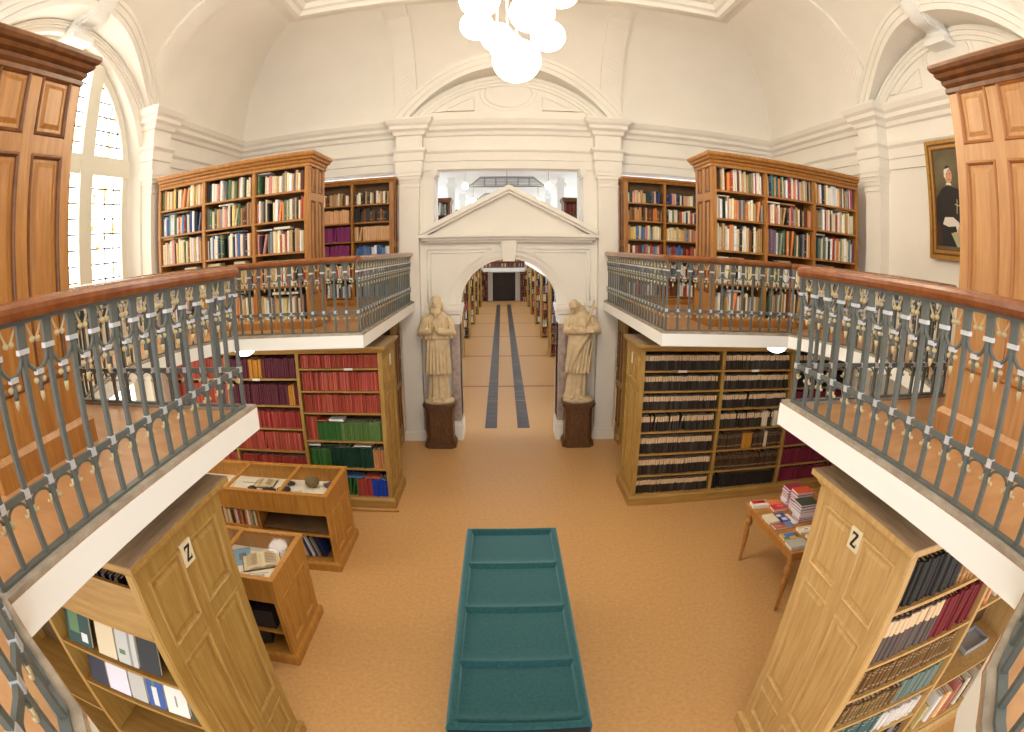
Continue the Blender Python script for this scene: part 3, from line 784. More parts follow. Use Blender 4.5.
# ---- upper far bookcases
UXS = [3.24, 4.04, 4.85]
shU = [2.64, 3.06, 3.48, 3.88, 4.24]
uppan = [(2.93, 4.11), (4.21, 4.55)]
for s, mv in ((-1, oaku), (1, oaku)):
    t, xx = bookcase('tall oak three-bay bookcase on the far %s balcony, full of mixed books' % SIDE[s], s, 2.45, UXS, 5.97, 6.55, GZ, 4.65, [shU]*3, oaku, oaku, oakd, uppan, crown='cornice', skirt=.12, dark_crown=oaku)
    for b in range(3):
        for i, z in enumerate(shU):
            a, c = bays(s, xx, b); H_ = tops(shU, 4.62)[i]; row = ORD[len(shU)-1-i]
            bn = ['inner bay', 'middle bay', 'outer bay'][b]
            where = '%s book, '+row+' shelf, '+bn+', upper '+SIDE[s]+' bookcase'
            sty = random.choice([WARM, WARM, COOL])
            hb = random.uniform(.62, .8); 
            fill(a, c, 6.0, z, H_, sty, where, 'assorted', gap=.03, hfrac=(hb-.06, hb+.12), thick=(.018, .046), lean=.05)
            if H_*(1-hb-.13) > .02: flat_row(a, c-.1, 6.01, z+H_*(hb+.125), H_*(1-hb-.13), 'flat %s book, lying on the '+row+' row of the upper '+SIDE[s]+' bookcase', 'assorted', ['cream', 'white', 'grey', 'tan'])

# ---- small upper bookcases in the side openings and lower ones behind
for s in (-1, 1):
    shS = [2.66, 2.98, 3.3, 3.62, 3.94, 4.25]
    t, xx = bookcase('two-bay oak bookcase in the far %s opening beside the portal pillar' % SIDE[s], s, 1.94, [2.66, 3.42], 8.56, 8.96, GZ, 4.64, [shS]*2, oaku, oaku, oakd, [(2.8, 3.5), (3.6, 4.4)], crown='plain', skirt=.1, dark_crown=oaku)
    for b in range(2):
        for i, z in enumerate(shS):
            a, c = bays(s, xx, b); H_ = tops(shS, 4.56)[i]; row = ORD[len(shS)-1-i]
            where = '%s book, '+row+' shelf, '+('inner', 'outer')[b]+' bay, small upper bookcase '+SIDE[s]+' of the portal'
            if s < 0:
                st = [['black', 'brown', 'tan', 'cream'], dict(name='peach', rgb=(226, 176, 130), var=8, h=(.75, .85), t=(.03, .05)), dict(name='plum', rgb=(140, 56, 112), var=8, h=(.8, .9), t=(.022, .03)), dict(name='plum', rgb=(150, 60, 118), var=8, h=(.8, .9), t=(.022, .03)), ['cream', 'pink', 'red'], ['white', 'navy', 'grey']]
                st2 = [['tan', 'cream', 'black'], ['dark green', 'black', 'brown'], dict(name='buff', rgb=(214, 172, 128), var=6, h=(.8, .82), t=(.03, .05)), ['blue', 'blue', 'white'], ['dark red', 'orange', 'white'], ['navy', 'grey']]
                k = len(shS)-1-i; sty = (st2 if b == 0 else st)[k]
            else:
                k = len(shS)-1-i
                sty = [['pink', 'dark green', 'cream', 'navy', 'tan'], ['tan', 'orange', 'brown'] if b == 0 else COOL, ['cream', 'tan', 'blue', 'yellow', 'pink'], ['cream', 'grey', 'blue', 'red', 'dark red'], COOL, ['red', 'white', 'brown']][k]
            fill(a, c, 8.57, z, H_, sty, where, 'assorted', hfrac=(.62, .82), thick=(.024, .05), depth=(.14, .17))
    t, xx = bookcase('narrow oak bookcase standing in the passage under the far %s gallery' % SIDE[s], s, 1.96, [3.0, 4.0], 8.5, 8.95, 0, 2.25, [[.15, .5, .85, 1.2, 1.55, 1.9]]*2, oak, oakh, oakd, [(.3, 1.0), (1.1, 2.0)], skirt=.12)

# ---- near Z stacks (lower) with open face towards the camera
NXS = [2.8, 3.93, 5.06]
shZr = [.17, .52, .84, 1.15, 1.43, 1.83]
shZl = [.17, .55, 1.08, 1.43, 1.78]
for s in (-1, 1):
    mv, mh, mm = (oak, oakh, oak) if s < 0 else (oakl, oakl, oakl)  # right stack takes the lit tone of the same oak
    t, xx = bookcase('panelled oak stack end with a letter Z plate under the near %s balcony' % SIDE[s], s, 1.705, NXS, 1.37, 2.25, 0, 2.21, [shZl if s < 0 else shZr]+([[.17, .75]] if s < 0 else [[.17, .75, 1.5, 1.83]])+[[.17, .75, 1.3]], mv, mh, mm, [(.25, .55), (.66, 1.58), (1.68, 2.1)], skirt=.14)
    m = MB(); m.box(s*1.69, 1.755, 1.985, s*1.702, 1.855, 2.115, 0)
    zx = s*1.688
    def zq(a, b, c, d):   # u right as seen from the opening
        k = -s
        f_ = lambda u, w: (zx, 1.805+k*u*(-1), 2.05+w)
        return f_
    g = lambda u, w: (zx, 1.805+(u if s < 0 else -u), 2.05+w)
    H2, W2 = .043, .027
    for q in (((-W2, H2-.014), (W2, H2-.014), (W2, H2), (-W2, H2)), ((-W2, -H2), (W2, -H2), (W2, -H2+.014), (-W2, -H2+.014)),
              ((-W2, -H2+.014), (-W2+.02, -H2+.014), (W2, H2-.014), (W2-.02, H2-.014)),
              ((-W2, H2-.03), (-W2+.008, H2-.014), (-W2, H2-.014)), ((W2, -H2+.03), (W2-.008, -H2+.014), (W2, -H2+.014))):
        m.add([g(*p) for p in q], [tuple(range(len(q)))], 1)
    part(m, 'letter_plate', [cream_p, ink], t, 'cream plate with a black letter Z')
    if s > 0: ZR = (t, xx)
    else: ZL = (t, xx)
# books on the right Z stack
t, xx = ZR
zst = {5: [dict(name='black', rgb=(40, 38, 36), var=8, mesh='plain', h=(.8, .84), t=(.035, .045)), dict(name='tan patterned', rgb=(176, 124, 74), var=8, mesh='banded', h=(.8, .84), t=(.03, .04))],
       4: [dict(name='grey and red', rgb=(92, 80, 74), var=8, mesh='labelled', h=(.86, .9), t=(.04, .048)), dict(name='dark red', rgb=(116, 30, 36), var=8, mesh='plain', h=(.8, .86), t=(.025, .03))],
       3: [dict(name='brown leather', rgb=(112, 82, 46), var=12, mesh='banded', h=(.78, .86), t=(.028, .036))]*2,
       2: [dict(name='olive brown', rgb=(118, 92, 54), var=12, mesh='banded', h=(.6, .7), t=(.03, .036)), dict(name='grey green', rgb=(104, 124, 116), var=8, mesh='plain', h=(.7, .8), t=(.04, .05))],
       1: [dict(name='teal grey', rgb=(74, 104, 104), var=8, mesh='banded', h=(.8, .86), t=(.04, .05)), dict(name='white banded', rgb=(224, 220, 216), var=6, mesh='banded', h=(.6, .65), t=(.028, .034))],
       0: [['black', 'grey', 'brown']]*2}
for b in (0, 1):
    shb = shZr if b == 0 else [.17, .75, 1.5, 1.83]
    for i, z in enumerate(shb):
        if b == 1 and i == 1: continue
        a, c = bays(1, xx, b); H_ = min(.36, tops(shb, 2.2)[i])
        s0, s1 = zst[i]
        st = (lambda x, a=a, c=c, s0=s0, s1=s1: s0 if (x-a)/(c-a) < .55 else s1) if b == 0 else WARM
        fill(a, c, 1.39, z, H_, st, '%s volume, '+ORD[len(shb)-1-i]+' shelf, '+BAYN[b]+', near right Z stack', 'stack', gap=0 if b == 0 else .25, lean=.02, depth=(.22, .28), thick=(.025, .05))
# left Z stack: binders on the top shelf, sloping display boards below
t, xx = ZL
a, c = bays(-1, xx, 0)
fill(a, c, 1.42, 1.78, .36, lambda x: random.choice([dict(name='black', rgb=(36, 32, 36), var=4, h=(.8, .82), t=(.03, .034)), dict(name='pale grey', rgb=(214, 206, 206), var=4, h=(.8, .82), t=(.016, .02))]), '%s binder, top shelf of the near left Z stack', 'stack', depth=(.24, .26), lean=0)
m = MB(); m.add([(a, 1.36, 1.79), (c, 1.36, 1.79), (c, 1.375, 2.085), (a, 1.375, 2.085), (a, 1.38, 1.79), (c, 1.38, 1.79), (c, 1.395, 2.085), (a, 1.395, 2.085)], [(0, 1, 2, 3), (4, 5, 6, 7), (0, 1, 5, 4), (1, 2, 6, 5), (2, 3, 7, 6), (3, 0, 4, 7)])
part(m, 'display_flap', oakh, t, 'plain brown hinged display flap')
FACE = [[('dark green illustrated book', (30, 70, 66), .24), ('brown', None, .05), ('plain cream book', (222, 206, 172), .17), ('pale grey book with white side', (198, 198, 194), .17), ('black book', (28, 28, 32), .16)],
        [('dark blue book', (34, 38, 60), .17), ('open white book', (226, 222, 236), .2), ('pale grey book', (190, 190, 184), .14), ('blue magazine with white figure', (44, 84, 160), .14), ('white booklet with grey text', (232, 230, 222), .17), ('dark illustrated book', (60, 58, 36), .13)]]
for r, (z, row) in enumerate(((1.43, FACE[0]), (1.08, FACE[1]))):
    x = a+.06
    for nm, rgb, wd in row:
        if rgb is None: x += wd; continue
        m = MB(); T = .028; hh = .29
        ang = math.radians(24)
        def P_(u, v, d): return (x+u, 1.4+v*math.sin(ang)+d*math.cos(ang), z+.012+v*math.cos(ang)-d*math.sin(ang)+d*.4)
        def bx(u0, u1, v0, v1, d0, d1, mi):
            m.add([P_(*p) for p in MB().box(u0, v0, d0, u1, v1, d1).v], [(0, 3, 2, 1), (4, 5, 6, 7), (0, 1, 5, 4), (1, 2, 6, 5), (2, 3, 7, 6), (3, 0, 4, 7)], mi)
        bx(0, wd-.012, 0, hh, .004, T-.004, 1); bx(0, wd-.008, 0, hh+.004, 0, .004, 0); bx(0, wd-.008, 0, hh+.004, T-.004, T, 0)
        mats = [mat('cover_'+nm.replace(' ', '_'), rgb, .5), pages, mat('print_'+nm.replace(' ', '_'), (226, 226, 222) if sum(rgb) < 400 else (150, 150, 146), .6), mat('print2_'+nm.replace(' ', '_'), (96, 130, 90), .6)]
        if 'illustrated' in nm:
            bx(.03, wd*.55, hh*.25, hh*.85, -.0015, 0, 3); bx(wd*.6, wd*.85, hh*.1, hh*.3, -.0015, 0, 2)
        elif 'figure' in nm:
            bx(.02, wd-.03, hh*.82, hh*.94, -.0015, 0, 2); bx(wd*.3, wd*.6, hh*.05, hh*.5, -.0015, 0, 2); bx(wd*.38, wd*.52, hh*.52, hh*.66, -.0015, 0, 3)
        elif 'text' in nm:
            for q in range(4): bx(.03, wd-.04, hh*(.86-.06*q), hh*(.88-.06*q), -.0012, 0, 2)
            bx(wd*.42, wd*.5, hh*.2, hh*.45, -.0012, 0, 2)
        elif 'side' in nm: bx(wd*.6, wd*.72, 0, hh, -.0012, 0, 2); bx(.02, wd*.4, hh*.2, hh*.3, -.001, 0, 3)
        m.thing('book', mats, nm+' face out on the '+('upper' if r == 0 else 'lower')+' sloping shelf, left Z stack', 'book', None, 'books displayed face out under the left balcony')
        x += wd+.008

# ---- near upper cupboards (tall panelled stack ends on the gallery)
for s in (-1, 1):
    mv, mm = (oaku, oakd) if s < 0 else (oakur, mat('oak_moulding_mid', (168, 108, 54), .4))
    t, xx = bookcase('tall panelled oak bookcase end with dark cornice on the near %s balcony' % SIDE[s], s, 2.455, [3.25, 4.05, 4.88], 1.26, 2.01, GZ, 4.65, [[2.66, 3.06, 3.48, 3.88, 4.24]]*3, mv, mv, mm, uppan, crown='cornice', skirt=.16, dark_crown=oakd)

# ================================================================== DISPLAY CASES
def vitrine(label, y0, y1, xl_, xr_, shelf_z, divs, mids):
    t = thing('display_case', label, 'display case', ((xl_+xr_)/2, (y0+y1)/2, 0))
    T = .97
    m = MB()                                           # end panel with two tall fields
    m.box(xr_-.04, y0, 0, xr_-.012, y1, .94)
    yc = (y0+y1)/2; hw = (y1-y0)/2
    fn = lambda u, d, z: (xr_-.012+d, yc+u, z)
    FF = [(0, 3, 2, 1), (4, 5, 6, 7), (0, 1, 5, 4), (1, 2, 6, 5), (2, 3, 7, 6), (3, 0, 4, 7)]
    def fr(u0, u1, a, b, d): m.add([fn(*p) for p in MB().box(u0, 0, a, u1, d, b).v], FF)
    for u0, u1 in ((-hw, -hw+.09), (hw-.09, hw), (-.04, .04)): fr(u0, u1, .1, .94, .012)
    fr(-hw+.001, hw-.001, .1, .2, .011); fr(-hw+.001, hw-.001, .72, .94, .011)
    for u0, u1 in ((-hw+.09, -.04), (.04, hw-.09)): raised_panel(m, u0, u1, .2, .72, fn, 0, 1)
    part(m, 'end_panel', [oakv, oakv], t)
    m = MB(); m.box(xl_, y0, 0, xl_+.03, y1, .94, 0); part(m, 'end_panel', [oakv, oakv], t)
    m = MB(); m.sweep([(xl_, y0), (xr_, y0), (xr_, y1), (xl_, y1)], [(-.02, 0), (.03, 0), (.03, .09), (.01, .115), (-.02, .115)], closed=True, side=-1); part(m, 'plinth', oakv, t)
    m = MB()
    for yy in (y0-.003, y1-.022): m.box(xl_, yy, .72, xr_-.041, yy+.025, .94)
    part(m, 'apron', oakv, t)
    m = MB(); m.box(xl_, y0+.02, .745, xr_-.03, y1-.02, .77); part(m, 'display_board', paper, t, 'white lined display floor under the glass')
    m = MB(); m.box(xl_, y0+.01, .72, xr_-.03, y1-.01, .745); m.box(xl_, y0+.01, .085, xr_-.03, y1-.01, .11); part(m, 'case_bottom', oakv, t)
    m = MB()
    F = .055
    m.box(xl_-.01, y0-.012, .94, xr_+.012, y0+F-.012, T); m.box(xl_-.01, y1-F+.012, .94, xr_+.012, y1+.012, T)
    m.box(xr_-F+.012, y0+F-.012, .94, xr_+.012, y1-F+.012, T); m.box(xl_-.01, y0+F-.012, .94, xl_+F, y1-F+.012, T)
    for x in divs: m.box(x-.022, y0+F-.012, .945, x+.022, y1-F+.012, T)
    part(m, 'glazing_frame', oakv, t, bevel=.004)
    m = MB(); m.add([(xl_+.02, y0+.03, .955), (xr_-.03, y0+.03, .955), (xr_-.03, y1-.03, .955), (xl_+.02, y1-.03, .955)], [(0, 1, 2, 3)]); part(m, 'glass_top', glass_m, t)
    for x in mids:
        m = MB(); m.box(x-.012, y0+.01, .1, x+.012, y1-.02, .72); part(m, 'divider', oakv, t)
    for (a, b, z) in shelf_z:
        m = MB(); m.box(a, y0+.015, z-.022, b, y1-.02, z); part(m, 'shelf', oakv, t)
    m = MB(); m.box(xl_, yc-.01, .1, xr_-.03, yc+.01, .72); part(m, 'back_board', inner, t)
    return t
V1 = vitrine('far glazed oak display case with dark specimens, below the red book rows', 4.6, 5.38, -4.28, -1.97, [(-4.25, -2.88, .49), (-2.86, -2.0, .46)], [-3.98, -3.26, -2.56], [-2.87])
V2 = vitrine('near glazed oak display case holding an open book, beside the left Z stack', 3.045, 3.81, -4.28, -1.97, [(-4.25, -2.0, .37)], [-3.98, -3.29, -2.6], [-2.9])
def open_book(name, label, cx, cy, z, wd, hh, rz, cover, cat='book'):
    t = thing(name, label, cat, (cx, cy, z))
    ca, sa = math.cos(rz), math.sin(rz)
    R_ = lambda u, v, h: (cx+u*ca-v*sa, cy+u*sa+v*ca, z+h)
    m = MB()
    v = [R_(*p) for p in MB().box(-wd/2-.01, -hh/2-.01, 0, wd/2+.01, hh/2+.01, .012).v]
    m.add(v, [(0, 3, 2, 1), (4, 5, 6, 7), (0, 1, 5, 4), (1, 2, 6, 5), (2, 3, 7, 6), (3, 0, 4, 7)]); part(m, 'cover', cover, t)
    for s in (-1, 1):
        m = MB(); P = []
        for k in range(9):
            u = k/8; h = .014+.03*math.sin(PI*min(1, u*1.25+.05))**.7*(1-u*.45)
            P.append([R_(s*u*wd/2, v, h) for v in (-hh/2, hh/2)])
        m.grid(P, 0, True)
        P2 = []
        for q in (-hh/2, hh/2):
            P2 = [[R_(s*k/8*wd/2, q, .012), P[k][0 if q < 0 else 1]] for k in range(9)]; m.grid(P2, 0, False)
        m.add([R_(s*wd/2, -hh/2, .012), R_(s*wd/2, hh/2, .012), P[8][1], P[8][0]], [(0, 1, 2, 3)])
        for r in range(7):
            q = hh*(.36-.11*r); m.add([R_(s*wd*.1, q, .0475), R_(s*wd*.4, q, .037), R_(s*wd*.4, q-.012, .037), R_(s*wd*.1, q-.012, .0475)], [(0, 1, 2, 3)], 1)
        part(m, 'page_block', [cream_p, mat('faded_print', (176, 150, 116), .8) if 'faded_print' not in MATS else MATS['faded_print']], t)
    return t
Zd = .77
open_book('open_book', 'large open old book with cream pages inside the near display case', -2.33, 3.56, Zd+.002, .36, .25, .5, walnut)
open_book('open_book', 'open cream book at the back of the far display case', -3.0, 5.16, Zd+.002, .26, .2, .1, walnut)
def slab_item(name, label, cat, cx, cy, z, wx, wy, h, rz, mats, extra=None, base=None):
    m = MB(); ca, sa = math.cos(rz), math.sin(rz)
    def bx(u0, v0, h0, u1, v1, h1, mi):
        m.add([(cx+p[0]*ca-p[1]*sa, cy+p[0]*sa+p[1]*ca, z+p[2]) for p in MB().box(u0, v0, h0, u1, v1, h1).v], [(0, 3, 2, 1), (4, 5, 6, 7), (0, 1, 5, 4), (1, 2, 6, 5), (2, 3, 7, 6), (3, 0, 4, 7)], mi)
    bx(-wx/2, -wy/2, 0, wx/2, wy/2, h, 0)
    for e in (extra or []): bx(e[0]*wx, e[1]*wy, h, e[2]*wx, e[3]*wy, h+.0015, e[4])
    return m.thing(name, mats, label, cat, None, base)
slab_item('print', 'sky blue printed picture lying in the near display case', 'picture', -2.62, 3.57, Zd+.001, .3, .3, .004, .5, [skyblue, mat('print_shadow', (98, 112, 124), .7)], [(.1, -.2, .35, .2, 1)])  # darker blue-grey patch within the printed picture
slab_item('leaflet', 'white printed leaflet with a grey portrait in the near display case', 'paper', -2.26, 3.3, Zd+.001, .24, .2, .004, .35, [paper, mat('print_grey', (170, 160, 146), .8)], [(-.2, -.25, .25, .3, 1), (-.4, .36, .4, .42, 1)])
slab_item('leaflet', 'plain white leaflet at the left of the near display case', 'paper', -2.5, 3.3, Zd+.001, .22, .22, .004, .4, [paper, MATS['print_grey']], [(-.4, .1, .4, .16, 1)])
slab_item('leaflet', 'broad white sheet under the dark specimens of the far display case', 'paper', -3.2, 5.06, Zd+.001, .34, .3, .004, .0, [paper, MATS['print_grey']], [(-.4, .36, .4, .42, 1)])
slab_item('leaflet', 'cream label card at the left of the far display case', 'paper', -3.52, 5.05, Zd+.001, .2, .2, .006, .1, [cream_p])
slab_item('card', 'small white card at the right end of the far display case', 'paper', -2.16, 5.0, Zd+.001, .13, .09, .012, .15, [paper])
slab_item('card', 'small folded white card in the middle of the far display case', 'paper', -2.48, 5.02, Zd+.001, .09, .08, .045, .4, [paper])
rnd = random.Random(5)
def specimen(label, cx, cy, r, mt, sz=.6):
    m = MB(); m.ball((cx, cy, Zd+r*sz), r, 12, 8, sc=(1.3, .9, sz))
    m.v = [(x+rnd.uniform(-.15, .15)*r, y+rnd.uniform(-.15, .15)*r, max(Zd+.001, z+rnd.uniform(-.1, .1)*r)) for x, y, z in m.v]
    return m.thing('specimen', mt, label, 'specimen', None, 'specimens in the far display case')
dk = mat('dark_specimen', (62, 50, 46), .6, noise=.4, nscale=30); rk = mat('ore_specimen', (128, 110, 72), .6, noise=.5, nscale=25)
for lb, x, y, r, mt, sz in (('dark rounded stone near the left of the far display case', -3.1, 4.98, .05, dk, .6), ('long dark object beside the second glazing bar of the far display case', -2.86, 4.97, .075, dk, .4),
                            ('dark flat object right of the glazing bar in the far display case', -2.68, 5.03, .07, dk, .35), ('dark lump at the back, right of the glazing bar of the far display case', -2.66, 5.2, .05, dk, .5),
                            ('ochre brown rock standing in the right pane of the far display case', -2.36, 5.19, .075, rk, .9), ('purplish flat piece at the far right of the far display case', -2.14, 5.23, .07, mat('purple_specimen', (104, 88, 98), .7), .3)):
    specimen(lb, x, y, r, mt, sz)
# books on the shelves of the display cases
fill(-4.2, -2.9, 4.63, .49, .23, WARM, '%s book, upper shelf of the far display case', 'stack', hfrac=(.75, .9), depth=(.12, .15))
fill(-4.2, -2.9, 4.63, .11, .33, WARM, '%s book, lower shelf of the far display case', 'stack', hfrac=(.6, .9), depth=(.16, .2))
x = -2.62
for i, c in enumerate(['dark red', 'cream', 'brown', 'white', 'cream', 'orange', 'white', 'cream', 'navy', 'white', 'black', 'grey', 'black', 'navy']):
    tt = random.uniform(.018, .03); add_book('stack', '%s folder, leaning on the lower shelf at the right of the far display case' % c, None, (x, 4.66+random.uniform(0, .04), .112+.012), (tt, .2, .27), vary(random.choice(PAL[c])), (0, -.3 if i > 3 else .12, 0)); x += tt+.014
x = -2.84
for i in range(5):
    c = ['black', 'black', 'navy', 'grey', 'black'][i]; add_book('stack', '%s folder, standing beside the divider of the far display case' % c, None, (x, 4.64, .112), (.035, .22, .29), vary(PAL[c][0]), (0, 0, 0)); x += .038
m = MB(); m.add([(-2.85, 4.63, .5), (-2.02, 4.63, .47), (-2.02, 5.0, .56), (-2.85, 5.0, .6), (-2.85, 4.63, .515), (-2.02, 4.63, .485), (-2.02, 5.0, .575), (-2.85, 5.0, .615)], [(0, 3, 2, 1), (4, 5, 6, 7), (0, 1, 5, 4), (1, 2, 6, 5), (2, 3, 7, 6), (3, 0, 4, 7)])
part(m, 'tilted_board', inner, V1)
for i in range(3):
    slab_item('box', ['black storage box on the middle shelf of the near display case, next to its end', 'black storage box second from the end in the near display case', 'black storage box third from the end in the near display case'][i], 'box', -2.2-.24*i, 3.2, .372, .2, .22, .2-.02*i, .02, [mat('box_black', (38, 36, 40), .5) if i == 0 else MATS['box_black']], None, 'black boxes in the near display case')
slab_item('bag', 'black bag on the bottom shelf of the near display case', 'bag', -2.36, 3.22, .112, .22, .2, .2, .3, [blackm])

# ---- felt covered case in the middle
t = thing('display_case', 'long display case under a dark teal felt cover in the middle of the floor', 'display case', (-.048, 2.92, 0))
X0, X1, Y0, Y1, T = -.443, .347, 1.785, 4.05, .97
m = MB(); m.box(X0+.03, Y0+.025, .1, X1-.03, Y1-.025, .84); m.box(X0+.0, Y0+.0, 0, X1, Y1, .1); part(m, 'body', blackm, t, 'black body')
m = MB()
B = .052; secs = [Y0+B, 2.327, 2.9, 3.475, Y1-B*.6]
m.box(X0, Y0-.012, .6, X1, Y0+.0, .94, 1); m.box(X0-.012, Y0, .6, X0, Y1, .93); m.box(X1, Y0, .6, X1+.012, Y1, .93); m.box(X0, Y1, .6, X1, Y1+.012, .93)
def ztop(x, y):
    e = min(x-X0, X1-x)
    rim = .97 if e < B*.8 else .97-.016*min(1, (e-B*.8)/.012)
    if y < Y0+B*.6 or y > Y1-B*.5: return .97-.0
    if e < B*.8: return .97-max(0, .012-e)*.6
    for a, b in zip(secs[:-1], secs[1:]):
        if a <= y <= b:
            tt = (y-a)/(b-a); hump = .022*math.exp(-((tt)/.09)**2)
            return rim-.008+.02*math.exp(-(tt/.1)**2)-.027*tt**1.2*min(1, (e-B*.8)/.012)
    return rim
xs_ = [X0-.012, X0]+[X0+.008*i for i in range(1, 9)]+[X0+.075+(X1-X0-.15)*i/14 for i in range(15)]+[X1-.008*i for i in range(8, 0, -1)]+[X1, X1+.012]
ys_ = [Y0-.012, Y0]+[Y0+.012*i for i in range(1, 5)]
for a, b in zip(secs[:-1], secs[1:]): ys_ += [a+(b-a)*q for q in (0.0, .02, .05, .08, .12, .18, .3, .45, .6, .75, .9, .97, .999)]
ys_ += [Y1-.03, Y1-.012, Y1, Y1+.012]
ys_ = sorted(set(round(y, 4) for y in ys_))
cz = lambda x, y: (.945 if (x < X0 or x > X1 or y < Y0 or y > Y1) else ztop(x, y))
m.grid([[(x, y, cz(x, y)) for y in ys_] for x in xs_], 0, True)
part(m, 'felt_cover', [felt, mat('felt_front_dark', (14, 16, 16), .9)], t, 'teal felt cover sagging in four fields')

# ================================================================== TABLE WITH BOOKS
t = thing('table', 'brown wooden table with turned legs and book stacks, beside the right Z stack', 'table', (3.06, 4.08, 0))
TX0, TX1, TY0, TY1 = 2.575, 3.55, 3.51, 4.65
m = MB(); m.box(TX0, TY0, .735, TX1, TY1, .765); part(m, 'tabletop', tablew, t, bevel=.006)
m = MB()
m.box(TX0+.05, TY0+.05, .63, TX0+.075, TY1-.05, .735); m.box(TX1-.075, TY0+.05, .63, TX1-.05, TY1-.05, .735)
m.box(TX0+.05, TY0+.05, .63, TX1-.05, TY0+.075, .735); m.box(TX0+.05, TY1-.075, .63, TX1-.05, TY1-.05, .735); part(m, 'apron', tablew, t)
LEG = [(.016, 0), (.022, .02), (.015, .05), (.02, .06), (.018, .09), (.03, .3), (.036, .42), (.024, .44), (.03, .45), (.024, .465), (.046, .5), (.05, .53), (.04, .565), (.024, .58), (.032, .59), (.026, .6), (.036, .625), (.036, .735)]
for x in (TX0+.06, TX1-.06):
    for y in (TY0+.06, TY1-.06):
        m = MB(); m.lathe(LEG, 14, c=(x, y)); part(m, 'leg', tablew, t)
TZ = .766
def flat_book(label, cx, cy, z, wx, wy, h, rz, rgb, extra=None, nm='book', pgc=None, grp='books on the wooden table'):
    """closed book lying flat: cover and page block as parts"""
    ca, sa = math.cos(rz), math.sin(rz)
    t = thing(nm, label, 'book', (cx, cy, z), grp)
    def bx(m, u0, v0, h0, u1, v1, h1, mi=0):
        m.add([(cx+p[0]*ca-p[1]*sa, cy+p[0]*sa+p[1]*ca, z+p[2]) for p in MB().box(u0, v0, h0, u1, v1, h1).v], [(0, 3, 2, 1), (4, 5, 6, 7), (0, 1, 5, 4), (1, 2, 6, 5), (2, 3, 7, 6), (3, 0, 4, 7)], mi)
    key = 'cover_%d_%d_%d' % rgb
    cm = MATS.get(key) or mat(key, rgb, .4)
    m = MB(); bx(m, -wx/2, -wy/2, 0, wx/2, wy/2, .003); bx(m, -wx/2, -wy/2, h-.003, wx/2, wy/2, h); bx(m, wx/2-.004, -wy/2, 0, wx/2, wy/2, h)
    mats = [cm]
    for i, e in enumerate(extra or []):
        k2 = 'print_%d_%d_%d' % e[4]; mats.append(MATS.get(k2) or mat(k2, e[4], .45)); bx(m, e[0]*wx, e[1]*wy, h, e[2]*wx, e[3]*wy, h+.001, i+1)
    part(m, 'cover', mats, t)
    m = MB(); bx(m, -wx/2+.004, -wy/2+.004, .003, wx/2-.004, wy/2-.004, h-.003); part(m, 'page_block', pgc or paper, t)
    return t
flat_book('white book with red title panel at the far left corner of the table', 2.69, 4.52, TZ, .2, .13, .035, -.05, (232, 224, 214), [(-.45, -.1, .4, .45, (204, 44, 44)), (.0, .1, .3, .25, (120, 30, 34))])
flat_book('orange book lying beside the white book with red panel', 2.885, 4.48, TZ, .15, .16, .03, -.05, (226, 122, 76))
flat_book('bright red book with white edge in the second row of the table', 2.88, 4.385, TZ, .19, .115, .034, -.02, (206, 46, 52), [(-.1, .0, .35, .3, (232, 120, 110))])
flat_book('blank cream book at the left edge of the table', 2.67, 4.18, TZ, .14, .18, .026, .05, (226, 214, 184))
flat_book('dark blue patterned book beside the blank cream book', 2.80, 4.17, TZ, .14, .19, .022, .05, (60, 70, 128), [(-.3, .1, .1, .35, (214, 218, 232)), (-.1, -.35, .35, -.05, (206, 210, 226)), (-.45, -.4, -.2, -.1, (40, 44, 92))])
flat_book('book with red and blue picture cover at the table front', 2.735, 4.01, TZ, .24, .1, .026, 0, (176, 96, 90), [(.1, -.45, .48, .45, (92, 128, 188)), (-.45, -.3, -.1, .2, (200, 130, 110)), (-.25, .1, .05, .4, (126, 60, 62))])
flat_book('plain white brochure lying before the stacks on the table', 2.895, 4.13, TZ, .08, .22, .012, .1, (238, 232, 226))
flat_book('white book with thin framed title lying near the table centre', 2.95, 3.86, TZ, .2, .12, .024, -.02, (238, 228, 206), [(-.4, -.35, .4, -.31, (160, 140, 120)), (-.4, .31, .4, .35, (160, 140, 120)), (-.12, -.05, .12, .08, (120, 104, 92))])
flat_book('book with green and orange picture cover near the right Z stack', 2.97, 3.7, TZ, .17, .14, .024, .1, (220, 214, 200), [(-.4, -.4, .1, .1, (150, 170, 110)), (.0, -.1, .4, .4, (214, 130, 84)), (-.3, .1, .0, .4, (110, 130, 90))])
flat_book('book with blue and yellow landscape cover at the table edge', 2.705, 3.795, TZ, .2, .12, .02, 0, (206, 178, 98), [(-.3, -.1, .3, .45, (62, 110, 196)), (-.45, -.45, -.1, -.1, (110, 130, 70)), (.3, -.4, .48, .4, (110, 70, 44))])
flat_book('plain grey book at the near corner of the table', 2.7, 3.63, TZ, .22, .145, .034, 0, (176, 172, 162))
def stack_books(cx, cy, n, wx, wy, col, topc, where):
    z = TZ
    for i in range(n):
        h = random.uniform(.024, .034)
        rgb = topc if i == n-1 else random.choice(col)
        pos = 'topmost' if i == n-1 else ('lowest' if i == 0 else ORD[i]+' from the bottom')
        nmc = {(206, 84, 52): 'orange red', (64, 72, 56): 'dark green', (150, 44, 66): 'crimson', (120, 60, 110): 'plum', (232, 226, 226): 'white'}.get(rgb, 'pale')
        flat_book('%s book, %s of the %s' % (nmc, pos, where), cx+random.uniform(-.006, .006), cy+random.uniform(-.006, .006), z, wx, wy, h, random.uniform(-.04, .04), rgb, None, 'book', MATS.get('stack_pages') or mat('stack_pages', (236, 228, 234), .8), 'stacked books on the wooden table'); z += h+.0008
